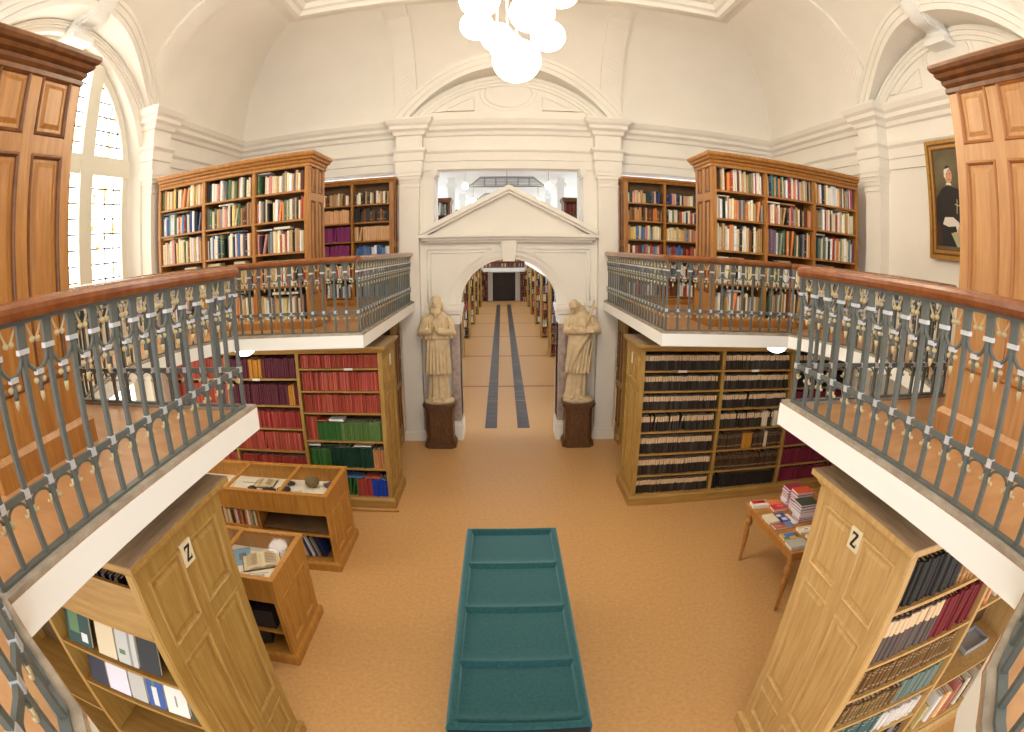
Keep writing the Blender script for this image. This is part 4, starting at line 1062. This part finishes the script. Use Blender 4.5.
stack_books(3.07, 4.12, 7, .24, .17, [(150, 44, 66), (232, 226, 226), (120, 60, 110)], (64, 72, 56), 'green topped stack on the table')
stack_books(3.12, 4.32, 8, .22, .15, [(150, 44, 66), (232, 226, 226), (190, 80, 90)], (206, 84, 52), 'orange topped stack on the table')
stack_books(3.12, 4.51, 7, .22, .15, [(232, 226, 226), (150, 44, 66)], (150, 44, 66), 'tallest stack on the table')
m = MB(); m.lathe([(.001, 0), (.14, 0), (.15, .03), (.152, .035), (.13, .035), (.12, .012), (.001, .012)], 4); m.v = [(3.5+(x*.95+y*.55)*1.0, 1.62+(y*.8-x*.3), z+.752) for x, y, z in m.v]
m2 = MB(); m2.box(3.36, 1.52, .752, 3.72, 1.74, .758)
for a in ((3.36, 1.52, 3.72, 1.535), (3.36, 1.725, 3.72, 1.74), (3.36, 1.535, 3.375, 1.725), (3.705, 1.535, 3.72, 1.725)): m2.box(a[0], a[1], .758, a[2], a[3], .8)
m2.thing('tray', grey_metal, 'grey plastic tray on the low desk shelf behind the right Z stack end', 'tray', None, None, bevel=.01)

# ================================================================== PEDESTALS AND STATUES
def pedestal(cx, side):
    cy = 8.565
    t = thing('pedestal', 'dark carved wooden pedestal under the %s statue' % side, 'pedestal', (cx, cy, 0))
    def octo(hx, hy, c): return [(cx-hx+c, cy-hy), (cx+hx-c, cy-hy), (cx+hx, cy-hy+c), (cx+hx, cy+hy), (cx-hx, cy+hy), (cx-hx, cy-hy+c)]
    m = MB(); m.prism(octo(.235, .17, .07), .1, .74); part(m, 'body', walnut, t)
    m = MB(); m.prism(octo(.28, .195, .08), 0, .07); m.prism(octo(.265, .185, .08), .07, .1); m.prism(octo(.25, .178, .07), .1, .13); part(m, 'base', walnut, t)
    m = MB(); m.prism(octo(.245, .175, .07), .7, .73); m.prism(octo(.27, .185, .08), .73, .76); m.prism(octo(.285, .195, .08), .76, .8); part(m, 'top_moulding', walnut, t)
    m = MB()
    for a, b, c, e in ((-.14, .2, .14, .215), (-.14, .655, .14, .67), (-.14, .2, -.125, .67), (.125, .2, .14, .67)): m.box(cx+a, cy-.178, b, cx+c, cy-.168, e)
    m.tube([(cx+.085*math.cos(2*PI*k/20), cy-.172, .5+.1*math.sin(2*PI*k/20)) for k in range(20)], .008, 6, closed=True)
    m.tube([(cx+.06*math.cos(2*PI*k/20), cy-.172, .31+.05*math.sin(2*PI*k/20)) for k in range(20)], .007, 6, closed=True)
    part(m, 'carved_panel', oakd, t)
def loft(m, rings, n=56):
    """ring: cx, cy, z, rx, ry, fold amplitude, fold count, phase"""
    P = []
    for (cx, cy, z, rx, ry, a, k, ph) in rings:
        row = []
        for i in range(n):
            q = 2*PI*i/n
            w = 1+a*(math.sin(k*q+ph)+.5*math.sin(2*k*q+1.7*ph+1))
            row.append((cx+rx*math.cos(q)*w, cy+ry*math.sin(q)*w, z))
        P.append(row)
    vs = [p for r in P for p in r]; N = len(P)
    fs = [(i*n+j, i*n+(j+1) % n, (i+1)*n+(j+1) % n, (i+1)*n+j) for i in range(N-1) for j in range(n)]
    fs += [tuple(range(n))[::-1], tuple(range((N-1)*n, N*n))]
    m.add(vs, fs, 0, True)
def hand(m, c, d, up, r=.011):
    """palm and five fingers: c wrist, d pointing direction, up = back of the hand"""
    c = Vector(c); d = Vector(d).normalized(); up = Vector(up).normalized(); sd = d.cross(up).normalized()
    for k in range(-1, 2): m.tube([c+sd*.018*k, c+d*.04+sd*.02*k, c+d*.085+sd*.021*k], [.018, .021, .017], 8)
    for i, (o, L) in enumerate(((-.03, .06), (-.011, .075), (.01, .08), (.029, .068))):
        a = c+d*.08+sd*o; m.tube([a, a+d*L*.5+up*.006, a+d*L*.8-up*.006, a+d*L-up*.02], [r, r*.95, r*.85, r*.6], 7)
    a = c+d*.02-sd*.03; m.tube([a, a+d*.03-sd*.022, a+d*.06-sd*.026], [r*1.2, r, r*.7], 7)
def head(m, c, tilt, turn, r=.095):
    """head with brow, nose, eyes, mouth, ears; front is -y, tilt>0 looks down"""
    h = MB(); h.ball((0, 0, 0), r, 26, 18, sc=(.84, 1.0, 1.22))
    out = []
    for x, y, z in h.v:
        if y < 0:
            if z < -.02: x *= 1-.25*min(1, (-.02-z)/.09)
            y += .012*math.exp(-((abs(x)-.033)/.016)**2-((z-.012)/.014)**2)     # eye sockets
        out.append((x, y, z))
    h.v = out
    h.tube([(0, -.088, .03), (0, -.105, 0), (0, -.122, -.028), (0, -.1, -.036)], [.009, .012, .016, .01], 8)
    for s in (-1, 1):
        h.ball((s*.033, -.083, .011), .012, 8, 6); h.tube([(s*.012, -.096, .032), (s*.035, -.094, .038), (s*.058, -.076, .03)], .008, 6)
        h.ball((s*.082, .005, -.005), .02, 8, 6, sc=(.5, 1, 1.5)); h.ball((s*.048, -.06, -.03), .026, 8, 6)
    h.tube([(-.026, -.09, -.058), (0, -.1, -.056), (.026, -.09, -.058)], .008, 6); h.tube([(-.02, -.086, -.07), (0, -.096, -.071), (.02, -.086, -.07)], .009, 6)
    h.ball((0, -.078, -.095), .026, 8, 6)
    R_ = Matrix.Rotation(turn, 4, 'Z') @ Matrix.Rotation(tilt, 4, 'X')
    h.v = [tuple(R_ @ Vector(p)+Vector(c)) for p in h.v]
    m.add(h.v, h.f, 0, True)
def remesh(o, vs):
    md = o.modifiers.new('remesh', 'REMESH'); md.mode = 'VOXEL'; md.voxel_size = vs; md.use_smooth_shade = True
    sm = o.modifiers.new('smooth', 'SMOOTH'); sm.iterations = 2; sm.factor = .4
pedestal(-1.22, 'bearded'); pedestal(1.2, 'bowed')
def statue(side, cx, label):
    cy = 8.58
    t = thing('statue', label, 'statue', (cx, cy, .8))
    m = MB(); loft(m, [(cx, cy, .801, .27, .175, .01, 5, 0), (cx, cy, .84, .27, .175, .015, 5, 0), (cx, cy, .87, .25, .165, .02, 7, 1), (cx, cy, .885, .18, .1, 0, 7, 1)], 40); part(m, 'plinth', statue_m, t)
    m = MB(); L = side
    sx = -.03 if L > 0 else 0.0        # right statue's feet sway to the left
    F = lambda q: cx+sx*2.2*q
    # under robe with deep folds, surplice, cape
    loft(m, [(F(1)-.01, cy-.01, .875, .2, .135, .07, 9, 0), (F(.9), cy-.01, .95, .185, .13, .09, 9, .3), (F(.7), cy, 1.1, .17, .125, .10, 9, .6), (F(.5), cy, 1.3, .165, .12, .09, 9, .9), (F(.3), cy, 1.5, .16, .12, .04, 9, 1)])
    hem = 1.33
    loft(m, [(F(.35), cy, hem, .2, .145, .0, 13, 0), (F(.35), cy, hem-.004, .225, .16, .05, 15, 0), (F(.3), cy, hem+.12, .222, .158, .055, 15, .25), (F(.2), cy, 1.65, .205, .15, .05, 15, .7), (F(.1), cy, 1.85, .195, .145, .035, 15, 1.0), (cx, cy, 2.0, .19, .135, .02, 15, 1), (cx, cy, 2.15, .18, .12, .01, 15, 1)])
    cb = 1.93 if L < 0 else 2.0
    loft(m, [(cx, cy+.01, cb, .22, .13, .0, 11, 0), (cx, cy+.01, cb-.006, .275, .165, .03, 13, 0), (cx, cy+.01, cb+.1, .268, .16, .03, 13, .4), (cx, cy+.01, cb+.22, .24, .145, .02, 13, .8), (cx, cy+.015, 2.31, .19, .118, .01, 13, 1), (cx, cy+.02, 2.375, .11, .09, 0, 13, 1), (cx, cy+.01, 2.41, .075, .075, 0, 9, 0), (cx, cy, 2.47, .062, .066, 0, 9, 0)])
    hx, hy, hz = (cx-.005, cy-.03, 2.515) if L < 0 else (cx-.12, cy-.075, 2.475)
    if L > 0: m.tube([(cx-.02, cy+.01, 2.36), (cx-.06, cy-.02, 2.41), (cx-.1, cy-.05, 2.45)], [.085, .075, .066], 12)
    head(m, (hx, hy, hz), .12 if L < 0 else .55, .1 if L < 0 else -.35)
    for s in (-1, 1):      # sleeves: shoulder, elbow, wrist
        sh = (cx+s*.17, cy, 2.28)
        if L < 0: el = (cx+s*.265, cy-.05, 2.02); wr = (cx-.02+s*.05, cy-.19, 2.07)
        else: el = (cx+s*.27+.02, cy-.06, 2.05); wr = (cx+.02-s*.05, cy-.2+(.02 if s > 0 else 0), 2.1+(.0 if s > 0 else -.035))
        e2 = tuple((a*.45+b*.55) for a, b in zip(el, wr))
        m.tube([sh, tuple((a+b)/2 for a, b in zip(sh, el)), el, e2, wr], [.07, .078, .08, .066, .045], 14)
        if L < 0: hand(m, wr, (-s*.22, -.3, .8), (s*1, -.2, 0), .0115)
        else: hand(m, wr, (-s*1, -.25, .12), (0, -1, .2), .0115)
    # cape front folds
    for k in range(-4, 5):
        if k: m.tube([(cx+.05*k, cy-.13+abs(k)*.012, 2.28), (cx+.058*k, cy-.16+abs(k)*.014, 2.1), (cx+.062*k, cy-.165+abs(k)*.016, cb)], [.008, .016, .018], 7)
    for k in range(-3, 4):   # long surplice folds
        sw = -.05 if L > 0 else .0
        m.tube([(cx+.05*k+(.06 if L > 0 else 0), cy-.13+abs(k)*.008, 1.92), (cx+.056*k, cy-.155+abs(k)*.009, 1.65), (cx+.062*k+sw, cy-.165+abs(k)*.009, hem)], [.01, .017, .02], 7)
    if L > 0: m.tube([(cx+.14, cy-.13, 2.0), (cx+.02, cy-.165, 1.85), (cx-.1, cy-.15, 1.6), (cx-.17, cy-.1, 1.36)], [.02, .035, .04, .03], 9)
    # shoes
    for s in (-1, 1): m.tube([(F(1)+s*.075, cy-.09, .905), (F(1)+s*.09, cy-.16, .9), (F(1)+s*.1, cy-.2, .893)], [.035, .034, .018], 9)
    o = part(m, 'body', statue_m, t); remesh(o, .0085)
    if L < 0:
        m = MB(); 
        for k in range(-3, 4): m.tube([(hx+.02*k, hy-.075+abs(k)*.012, hz-.06), (hx+.021*k, hy-.105+abs(k)*.012, hz-.14), (hx+.014*k, hy-.11+abs(k)*.01, hz-.24+abs(k)*.02)], [.02, .026, .012], 8)
        o = part(m, 'beard', statue_m, t, 'long full beard'); remesh(o, .009)
        m = MB(); m.ball((hx, hy+.02, hz+.03), .1, 20, 12, sc=(.94, .98, 1.08))
        m.v = [p for p in m.v]
        for s in (-1, 1): m.tube([(hx+s*.08, hy-.02, hz+.02), (hx+s*.09, hy+.01, hz-.07), (hx+s*.085, hy+.04, hz-.14)], [.035, .04, .025], 9)
        o = part(m, 'hair', statue_m, t, 'long hair under a skull cap'); remesh(o, .009)
    else:
        m = MB()
        for k in range(9):
            q = PI*(.12+.76*k/8); m.ball((hx+.08*math.cos(q)+.02, hy+.06+.07*math.sin(q)*.6, hz+.01+.02*math.sin(q)), .034, 8, 6)
        o = part(m, 'hair', statue_m, t, 'ring of short hair round the bald crown'); remesh(o, .009)
        m = MB(); m.tube([(cx+.06, cy-.2, 2.13), (cx+.16, cy-.12, 2.36), (cx+.225, cy-.06, 2.56)], .017, 8); m.tube([(cx+.12, cy-.08, 2.47), (cx+.27, cy-.09, 2.43)], .017, 8)
        part(m, 'crucifix', statue_m, t)
statue(-1, -1.22, 'tan stone statue of a bearded robed figure with raised clasped hands, left of the portal')
statue(1, 1.2, 'tan stone statue of a bald robed figure bowing over crossed arms with crucifix')

# ================================================================== LAMPS
GL = [((0.002, 4.0, 4.971), .194), ((.307, 4.55, 5.461), .161), ((-.357, 4.7, 5.653), .16), ((-.161, 4.6, 5.464), .152), ((-.314, 4.3, 5.74), .182), ((.136, 4.1, 5.491), .193),
      ((-.071, 4.35, 5.246), .152), ((.432, 4.5, 5.948), .169), ((.001, 4.35, 6.06), .17), ((.24, 3.9, 5.95), .169), ((-.25, 3.85, 5.9), .164), ((.42, 4.15, 6.3), .16)]
t = thing('chandelier', 'cluster chandelier of glowing white glass globes above the reading room', 'chandelier', (.05, 4.25, 4.77))
for (c, r) in GL:
    m = MB(); m.ball(c, r, 24, 16); part(m, 'globe', globe_m, t)
    m = MB(); m.tube([(c[0], c[1], c[2]+r), (c[0], c[1], 7.6)], .008, 6); part(m, 'rod', silver, t)
m = MB(); m.lathe([(.6, 7.6), (.62, 7.63), (.62, 7.68), (.1, 7.7), (.05, 7.86)], 28, c=(.05, 4.25)); part(m, 'ceiling_plate', silver, t)
for s in (-1, 1):
    m = MB(); m.lathe([(.001, 2.262), (.06, 2.268), (.11, 2.295), (.135, 2.335), (.14, 2.378)], 20, c=(s*3.27, 5.62))
    t = thing('ceiling_lamp', 'white dome lamp under the far %s gallery slab' % SIDE[s], 'lamp', (s*3.27, 5.62, 2.26)); part(m, 'dome', dome_m, t)
    m = MB(); m.lathe([(.15, 2.36), (.155, 2.38)], 20, c=(s*3.27, 5.62)); part(m, 'rim', silver, t)
    m = MB(); m.lathe([(.001, 2.262), (.06, 2.268), (.11, 2.295), (.135, 2.335), (.14, 2.378)], 20, c=(s*3.27, 2.45))  # near dome lamps are added and stay out of view
    t = thing('ceiling_lamp', 'white dome lamp under the near %s gallery slab' % SIDE[s], 'lamp', (s*3.27, 2.45, 2.26)); part(m, 'dome', dome_m, t)
    m = MB(); m.lathe([(.15, 2.36), (.155, 2.38)], 20, c=(s*3.27, 2.45)); part(m, 'rim', silver, t)

# ================================================================== PAINTING
t = thing('painting', 'gilt framed portrait of a seated white-haired man in dark robes on the right wall', 'painting', (5.13, 3.95, 3.65))
PY0, PY1, PZ0, PZ1 = 3.3, 4.6, 3.66, 5.12
lean = lambda x, y, z: (x-.05*(z-PZ0)/(PZ1-PZ0), y, z)
m = MB()
for w0, w1, d0, d1, mi in ((0, .05, 0, .05, 0), (.05, .075, 0, .035, 1), (.075, .11, 0, .045, 0), (.11, .125, 0, .03, 1)):
    for q in ((PY0+w0, PZ0+w0, PY1-w0, PZ0+w1), (PY0+w0, PZ1-w1, PY1-w0, PZ1-w0), (PY0+w0, PZ0+w1, PY0+w1, PZ1-w1), (PY1-w1, PZ0+w1, PY1-w0, PZ1-w1)):
        m.box(5.11-d1, q[0], q[1], 5.12, q[2], q[3], mi)
m.mapped(lean); part(m, 'frame', [gilt, mat('gilt_dark', (110, 70, 34), .4)], t)
m = MB()
c_bg = mat('canvas_olive', (112, 100, 70), .6, rgb2=(84, 74, 52), nscale=3)
m.box(5.088, PY0+.12, PZ0+.12, 5.1, PY1-.12, PZ1-.12, 0)
def blob(pts, mi, k): m.add([(5.0875-.0006*k, min(PY1-.125, 4.1+(y-4.1)*1.06+.05), 4.3+(z-4.3)*1.06+.02) for y, z in pts], [tuple(range(len(pts)))], mi)
def ell(cy, cz_, ry, rz, n=20): return [(cy+ry*math.cos(2*PI*i/n), cz_+rz*math.sin(2*PI*i/n)) for i in range(n)]
blob([(3.55, 4.9), (3.75, 4.9), (3.7, 3.85), (3.5, 3.85)], 5, 1)                                   # curtain
blob([(4.45, 3.83), (4.46, 4.2), (4.4, 4.38), (4.28, 4.5), (4.18, 4.52), (4.02, 4.48), (3.86, 4.36), (3.74, 4.1), (3.7, 3.83)], 1, 2)   # dark robe
blob([(4.47, 3.83), (4.46, 4.1), (4.36, 4.12), (4.3, 3.83)], 6, 3)                                   # chair
blob(ell(4.165, 4.63, .062, .085), 2, 4)                                                           # face
blob([(4.24, 4.62), (4.235, 4.7), (4.19, 4.735), (4.13, 4.72), (4.17, 4.7), (4.2, 4.66), (4.21, 4.6)], 3, 5)   # white hair
blob([(4.225, 4.71), (4.2, 4.745), (4.15, 4.745), (4.13, 4.725)], 1, 6)
blob([(4.22, 4.53), (4.2, 4.555), (4.13, 4.545), (4.12, 4.52)], 3, 6)                             # collar
blob([(4.3, 4.08), (4.26, 4.16), (4.12, 4.16), (4.02, 4.1), (4.0, 3.98), (4.04, 3.96), (4.08, 4.06), (4.2, 4.05)], 3, 7)   # white cuffs
blob(ell(4.0, 4.0, .045, .07), 2, 8)
blob([(4.16, 3.98), (4.06, 4.0), (3.92, 3.86), (3.98, 3.83), (4.06, 3.83)], 4, 8)                  # pale drapery
blob([(4.055, 4.2), (4.045, 4.2), (4.035, 4.36), (4.045, 4.36)], 7, 8); blob([(4.08, 4.3), (4.0, 4.28), (4.0, 4.29), (4.08, 4.31)], 7, 9)
for yy in (4.19, 4.14): blob(ell(yy, 4.65, .01, .006, 8), 1, 10)
blob(ell(4.155, 4.585, .018, .005, 8), 6, 10)
m.mapped(lean)
part(m, 'canvas', [c_bg, mat('paint_black', (34, 30, 28), .6), mat('paint_flesh', (206, 150, 116), .6), mat('paint_white', (222, 214, 200), .6), mat('paint_cream', (176, 166, 130), .6), mat('paint_grey', (136, 132, 104), .6), mat('paint_brown', (62, 34, 22), .6), mat('paint_gold', (206, 190, 140), .6)], t, 'portrait canvas')

# ================================================================== THE HALL BEYOND THE PORTAL
m = MB()
for s in (-1, 1):
    pass
def hall_wall(s, nm):
    m = MB(); X = 6.2*s
    ys = [9.4+3.6*k for k in range(8)]
    m.box(X, 9.4, 0, X+s*.2, 35, .8); m.box(X, 9.4, 2.3, X+s*.2, 35, 3.3); m.box(X, 9.4, 4.9, X+s*.2, 35, 5.6)
    for y in ys: m.box(X, y-.0, 0, X+s*.2, y+1.3, 5.6)
    struct(m, 'wall_hall_'+nm, plaster_w, 'white hall wall on the %s' % nm)
    for k, y in enumerate(ys[:-1]):
        for q, (z0, z1) in enumerate(((.8, 2.3), (3.3, 4.9))):
            g = MB(); g.box(X+s*.1, y+1.3, z0, X+s*.12, y+3.6, z1)
            o = struct(g, 'window_%d' % (2+k+8*q+(16 if s > 0 else 0)), hallglow, 'bright hall window')
            fr = MB()
            for yy in (y+1.3, y+2.42, y+3.54): fr.box(X+s*.04, yy, z0, X+s*.16, yy+.06, z1)
            fr.box(X+s*.05, y+1.3, (z0+z1)/2-.03, X+s*.15, y+3.6, (z0+z1)/2+.03); part(fr, 'window_frame', winframe, o)
hall_wall(-1, 'left'); hall_wall(1, 'right')
m = MB(); m.box(-6.3, 34.2, 0, -.75, 34.4, 5.6); m.box(.75, 34.2, 0, 6.3, 34.4, 5.6); m.box(-.75, 34.2, 1.9, .75, 34.4, 5.6)
for s in (-1, 1): m.box(s*.75, 34.05, 0, s*1.02, 34.2, 2.1)
m.box(-1.02, 34.05, 1.9, 1.02, 34.2, 2.12)
struct(m, 'wall_hall_end', plaster_w, 'white end wall of the hall')
m = MB(); m.box(-.75, 34.3, 0, .75, 34.35, 1.9); o = struct(m, 'door_1', mat('door_dark', (54, 44, 40), .5), 'dark door at the end of the hall')
m = MB()
for a in (-.68, .06):
    for z in (.2, 1.3): m.box(a, 34.27, z, a+.62, 34.3, z+(.95 if z < 1 else .5))
part(m, 'panel', MATS['door_dark'], o)
m = MB(); m.box(-6.3, 9.4, 5.45, 6.3, 34.4, 5.55); struct(m, 'ceiling_hall', slab_w, 'white hall ceiling')
for s, nm in ((-1, 'left'), (1, 'right')):
    m = MB(); m.box(s*1.32, 11.2, 2.5, s*6.2, 34.2, 2.66); struct(m, 'floor_gallery_hall_'+nm, slab_w, 'white gallery slab along the hall')
m = MB(); m.box(-1.32, 32.6, 2.0, 1.32, 34.2, 2.24); struct(m, 'floor_gallery_hall_end', slab_w, 'white gallery bridging the end of the hall')
ydeck = [12.4+3.6*k for k in range(6)]
ORDN = ['first', 'second', 'third', 'fourth', 'fifth', 'sixth']
def simple_stack(label, s, xp, L_, y0, dep, z0, zt, nsh, group, m_v, side_label):
    t = thing('bookcase', label, 'bookcase', (s*(xp+L_/2), y0+dep/2, z0), group)
    m = MB(); m.box(s*xp, y0, z0, s*(xp+.05), y0+dep, zt)
    for q in ((y0, y0+.07), (y0+dep-.07, y0+dep)): m.box(s*(xp-.012), q[0], z0, s*xp, q[1], zt)
    part(m, 'end_panel', m_v, t)
    m = MB(); m.sweep([(s*(xp+L_), y0), (s*xp, y0), (s*xp, y0+dep), (s*(xp+L_), y0+dep)], [(-.02, zt-.06), (.02, zt-.06), (.05, zt), (.05, zt+.05), (-.02, zt+.05)], side=s); m.box(s*xp, y0, zt, s*(xp+L_), y0+dep, zt+.04); part(m, 'cornice', m_v, t)
    m = MB(); m.box(s*(xp+.05), y0+dep/2-.01, z0, s*(xp+L_), y0+dep/2+.01, zt); m.box(s*(xp+L_-.04), y0, z0, s*(xp+L_), y0+dep, zt); m.box(s*(xp+1.1), y0, z0, s*(xp+1.14), y0+dep, zt); part(m, 'back_board', inner, t)
    dz = (zt-z0-.12)/nsh
    for i in range(nsh):
        z = z0+.12+dz*i
        m = MB(); m.box(s*(xp+.05), y0+.01, z-.02, s*(xp+L_-.02), y0+dep-.01, z); part(m, 'shelf', m_v, t)
        a, c = sorted((s*(xp+.06), s*(xp+1.09)))
        fill(a, c, y0+.03, z, dz-.03, random.choice([WARM, COOL, ['dark red', 'red', 'brown'], ['tan', 'cream', 'brown'], ['navy', 'black', 'white']]), '%s book in the hall', 'hall', hfrac=(.7, .92), thick=(.03, .06))
for s, nm in ((-1, 'left'), (1, 'right')):
    for k, y in enumerate(ydeck):
        simple_stack('tall oak bookcase end, %s from the portal on the %s of the hall' % (ORDN[k], nm), s, 1.37, 2.3, y, .6, 0, 2.42, 7, 'bookcases along the hall', oak, nm)
    for k, y in enumerate((12.3, 16.0)):
        simple_stack('oak bookcase, %s on the upper %s hall gallery, seen over the pediment' % (ORDN[k], nm), s, 1.36, 1.3, y, .5, 2.66, 4.62, 5, 'bookcases on the hall gallery', oakd, nm)
    for k, y in enumerate((10.4, 14.4, 18.4)):
        m = MB(); m.box(s*1.42, y, 2.66, s*1.62, y+.2, 5.45); m.box(s*1.38, y-.04, 5.2, s*1.66, y+.24, 5.3); struct(m, 'column_hall_%s_%d' % (nm, k+1), slab_w, 'slim white hall column')
for k, y in enumerate((12.2, 15.8)):
    t = thing('louvre_light', 'grey louvred ceiling light with globe lamps, %s over the hall aisle' % ('nearest' if k == 0 else 'farther one'), 'lamp', (0, y, 4.9))
    m = MB(); z0, z1 = 4.92, 5.14
    for x in (-.52, -.26, 0, .26, .52): m.box(x-.015, y-.02, z0, x+.015, y+.02, z1)
    m.tube([(-.62, y, z1), (-.9, y, z0), (.9, y, z0), (.62, y, z1)], .022, 6, closed=True)
    part(m, 'frame', grey_metal, t)
    for i in range(5):
        z = z0+.04+.036*i; hwid = .88-(z-z0)*1.2
        m = MB(); m.box(-hwid, y-.03, z, hwid, y+.05, z+.012); part(m, 'louvre', grey_metal, t)
    for s in (-1, 1):
        m = MB(); m.ball((s*.98, y, 4.93), .075, 14, 10); part(m, 'globe', globe_m, t)
        m = MB(); m.tube([(s*.98, y, 5.0), (s*.98, y, 5.45)], .008, 6); part(m, 'rod', grey_metal, t)
    m = MB(); m.tube([(0, y, z1), (0, y, 5.45)], .008, 6); part(m, 'rod', grey_metal, t)
def end_case(label, x0, x1, y0, z0, z1, nx):
    t = thing('bookcase', label, 'bookcase', ((x0+x1)/2, y0+.17, z0))
    m = MB(); m.box(x0, y0+.34, z0, x1, y0+.36, z1); part(m, 'back_board', inner, t)
    for k in range(nx+1):
        x = x0+(x1-x0-.04)*k/nx; m = MB(); m.box(x, y0, z0, x+.04, y0+.34, z1); part(m, 'upright', oakd, t)
    z = z0+.06
    while z < z1-.1:
        m = MB(); m.box(x0, y0, z-.04, x1, y0+.34, z); part(m, 'shelf', oakd, t)
        fill(x0+.05, x1-.05, y0+.02, z, .29, ['dark red', 'brown', 'tan', 'black', 'dark red'], '%s book in the hall', 'hall', hfrac=(.7, .9), thick=(.04, .07)); z += .35
    m = MB(); m.box(x0-.02, y0-.02, z1-.05, x1+.02, y0+.36, z1+.03); part(m, 'cornice', oakd, t)
end_case('brown bookcase on the gallery over the dark door at the hall end', -1.3, 1.3, 32.9, 2.24, 3.9, 3)
end_case('brown bookcase left of the dark door at the hall end', -2.0, -1.06, 33.7, 0, 1.95, 1)
end_case('brown bookcase right of the dark door at the hall end', 1.06, 2.0, 33.7, 0, 1.95, 1)
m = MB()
for k in range(6): m.box(-1.4, 12.5+3.72*k, .0005, 1.4, 12.62+3.72*k, .0012)  # floor joints, darkened to paint in the shadow bands of the bookcases
struct(m, 'trim_11', mat('floor_joint_shade', (150, 104, 60), .5), 'joint strips across the hall floor with bookcase shadow painted in')
for x0, nm in ((-.47, 'left'), (.165, 'right')):
    m = MB()
    for k in range(12):
        y0 = 9.45+1.86*k; m.box(x0, y0, .001, x0+.235, y0+1.82, .006)
        for q in range(1, 6): m.box(x0+.02, y0+.3*q, .006, x0+.215, y0+.3*q+.02, .009)
    m.thing('floor_grate', grate_m, 'long dark metal grating strip in the hall floor, %s of the pair' % nm, 'floor grate', None, 'floor gratings of the hall')

# ================================================================== PLACE THE BOOKS
LIMIT = {'hall': 0}
camp = Vector((-.115, 0, 3.4))
def place(b):
    kind, label, group, loc, size, rgb, rot, mesh, big = b
    o = bpy.data.objects.new('book', BM[mesh]); o.location = loc; o.scale = size; o.rotation_euler = rot; o.color = lin(rgb)
    nm, cat = NAMES.get(kind, ('book', 'book')); o.name = nm
    COL.objects.link(o); o['label'] = label; o['category'] = cat; o['group'] = label.split(', ', 1)[1] if ', ' in label else label
    return o
STUFF = {'hall': ('hall_books', 'many small books on the hall bookcases beyond the portal'), 'black': ('bookcase_volumes', 'remaining black-bound volumes of the lower right bookcase'),
         'red': ('bookcase_volumes', 'remaining red volumes of the lower left bookcase'), 'assorted': ('bookcase_volumes', 'remaining mixed books of the upper bookcases'),
         'maroon': ('bookcase_volumes', 'remaining maroon volumes'), 'green': ('bookcase_volumes', 'remaining green volumes'), 'stack': ('bookcase_volumes', 'remaining books of the near stacks')}
NAMES = {'black': ('journal_volume', 'journal'), 'red': ('bound_volume', 'bound volume'), 'maroon': ('bound_volume', 'bound volume'), 'green': ('bound_volume', 'bound volume')}
by = {}
for b in BOOKS: by.setdefault({'maroon': 'red', 'green': 'red', 'stack': 'assorted'}.get(b[0], b[0]), []).append(b)
LIMIT['assorted'] = 300-61
for kind, L_ in by.items():
    L_.sort(key=lambda b: -(b[4][0]*b[4][2])/((Vector(b[3])-camp).length**2))
    n = LIMIT.get(kind, 300)
    for b in L_[:n]: place(b)
    rest = L_[n:]
    if not rest: continue
    m = MB(); cols = []
    for kind_, label, group, loc, size, rgb, rot, mesh, big in rest:
        src = book_mesh(mesh); M_ = Matrix.LocRotScale(Vector(loc), __import__('mathutils').Euler(rot), Vector(size))
        m.add([tuple(M_ @ Vector(p)) for p in src.v], src.f); m.mi[-len(src.f):] = src.mi if mesh != 'banded' else [3 if q == 2 else q for q in src.mi]
        cols += [lin(rgb)]*sum(len(f) for f in src.f)
    me = bpy.data.meshes.new(STUFF[kind][0]); me.from_pydata(m.v, [], m.f)
    for mm in (cover_attr, pages, label_m, gold): me.materials.append(mm)
    me.polygons.foreach_set('material_index', m.mi)
    ca = me.color_attributes.new('Col', 'FLOAT_COLOR', 'CORNER'); ca.data.foreach_set('color', [v for c in cols for v in c])
    o = bpy.data.objects.new(STUFF[kind][0], me); COL.objects.link(o); tag(o, STUFF[kind][1], 'books', None, 'stuff')
print('BOOKS', {k: len(v) for k, v in by.items()})
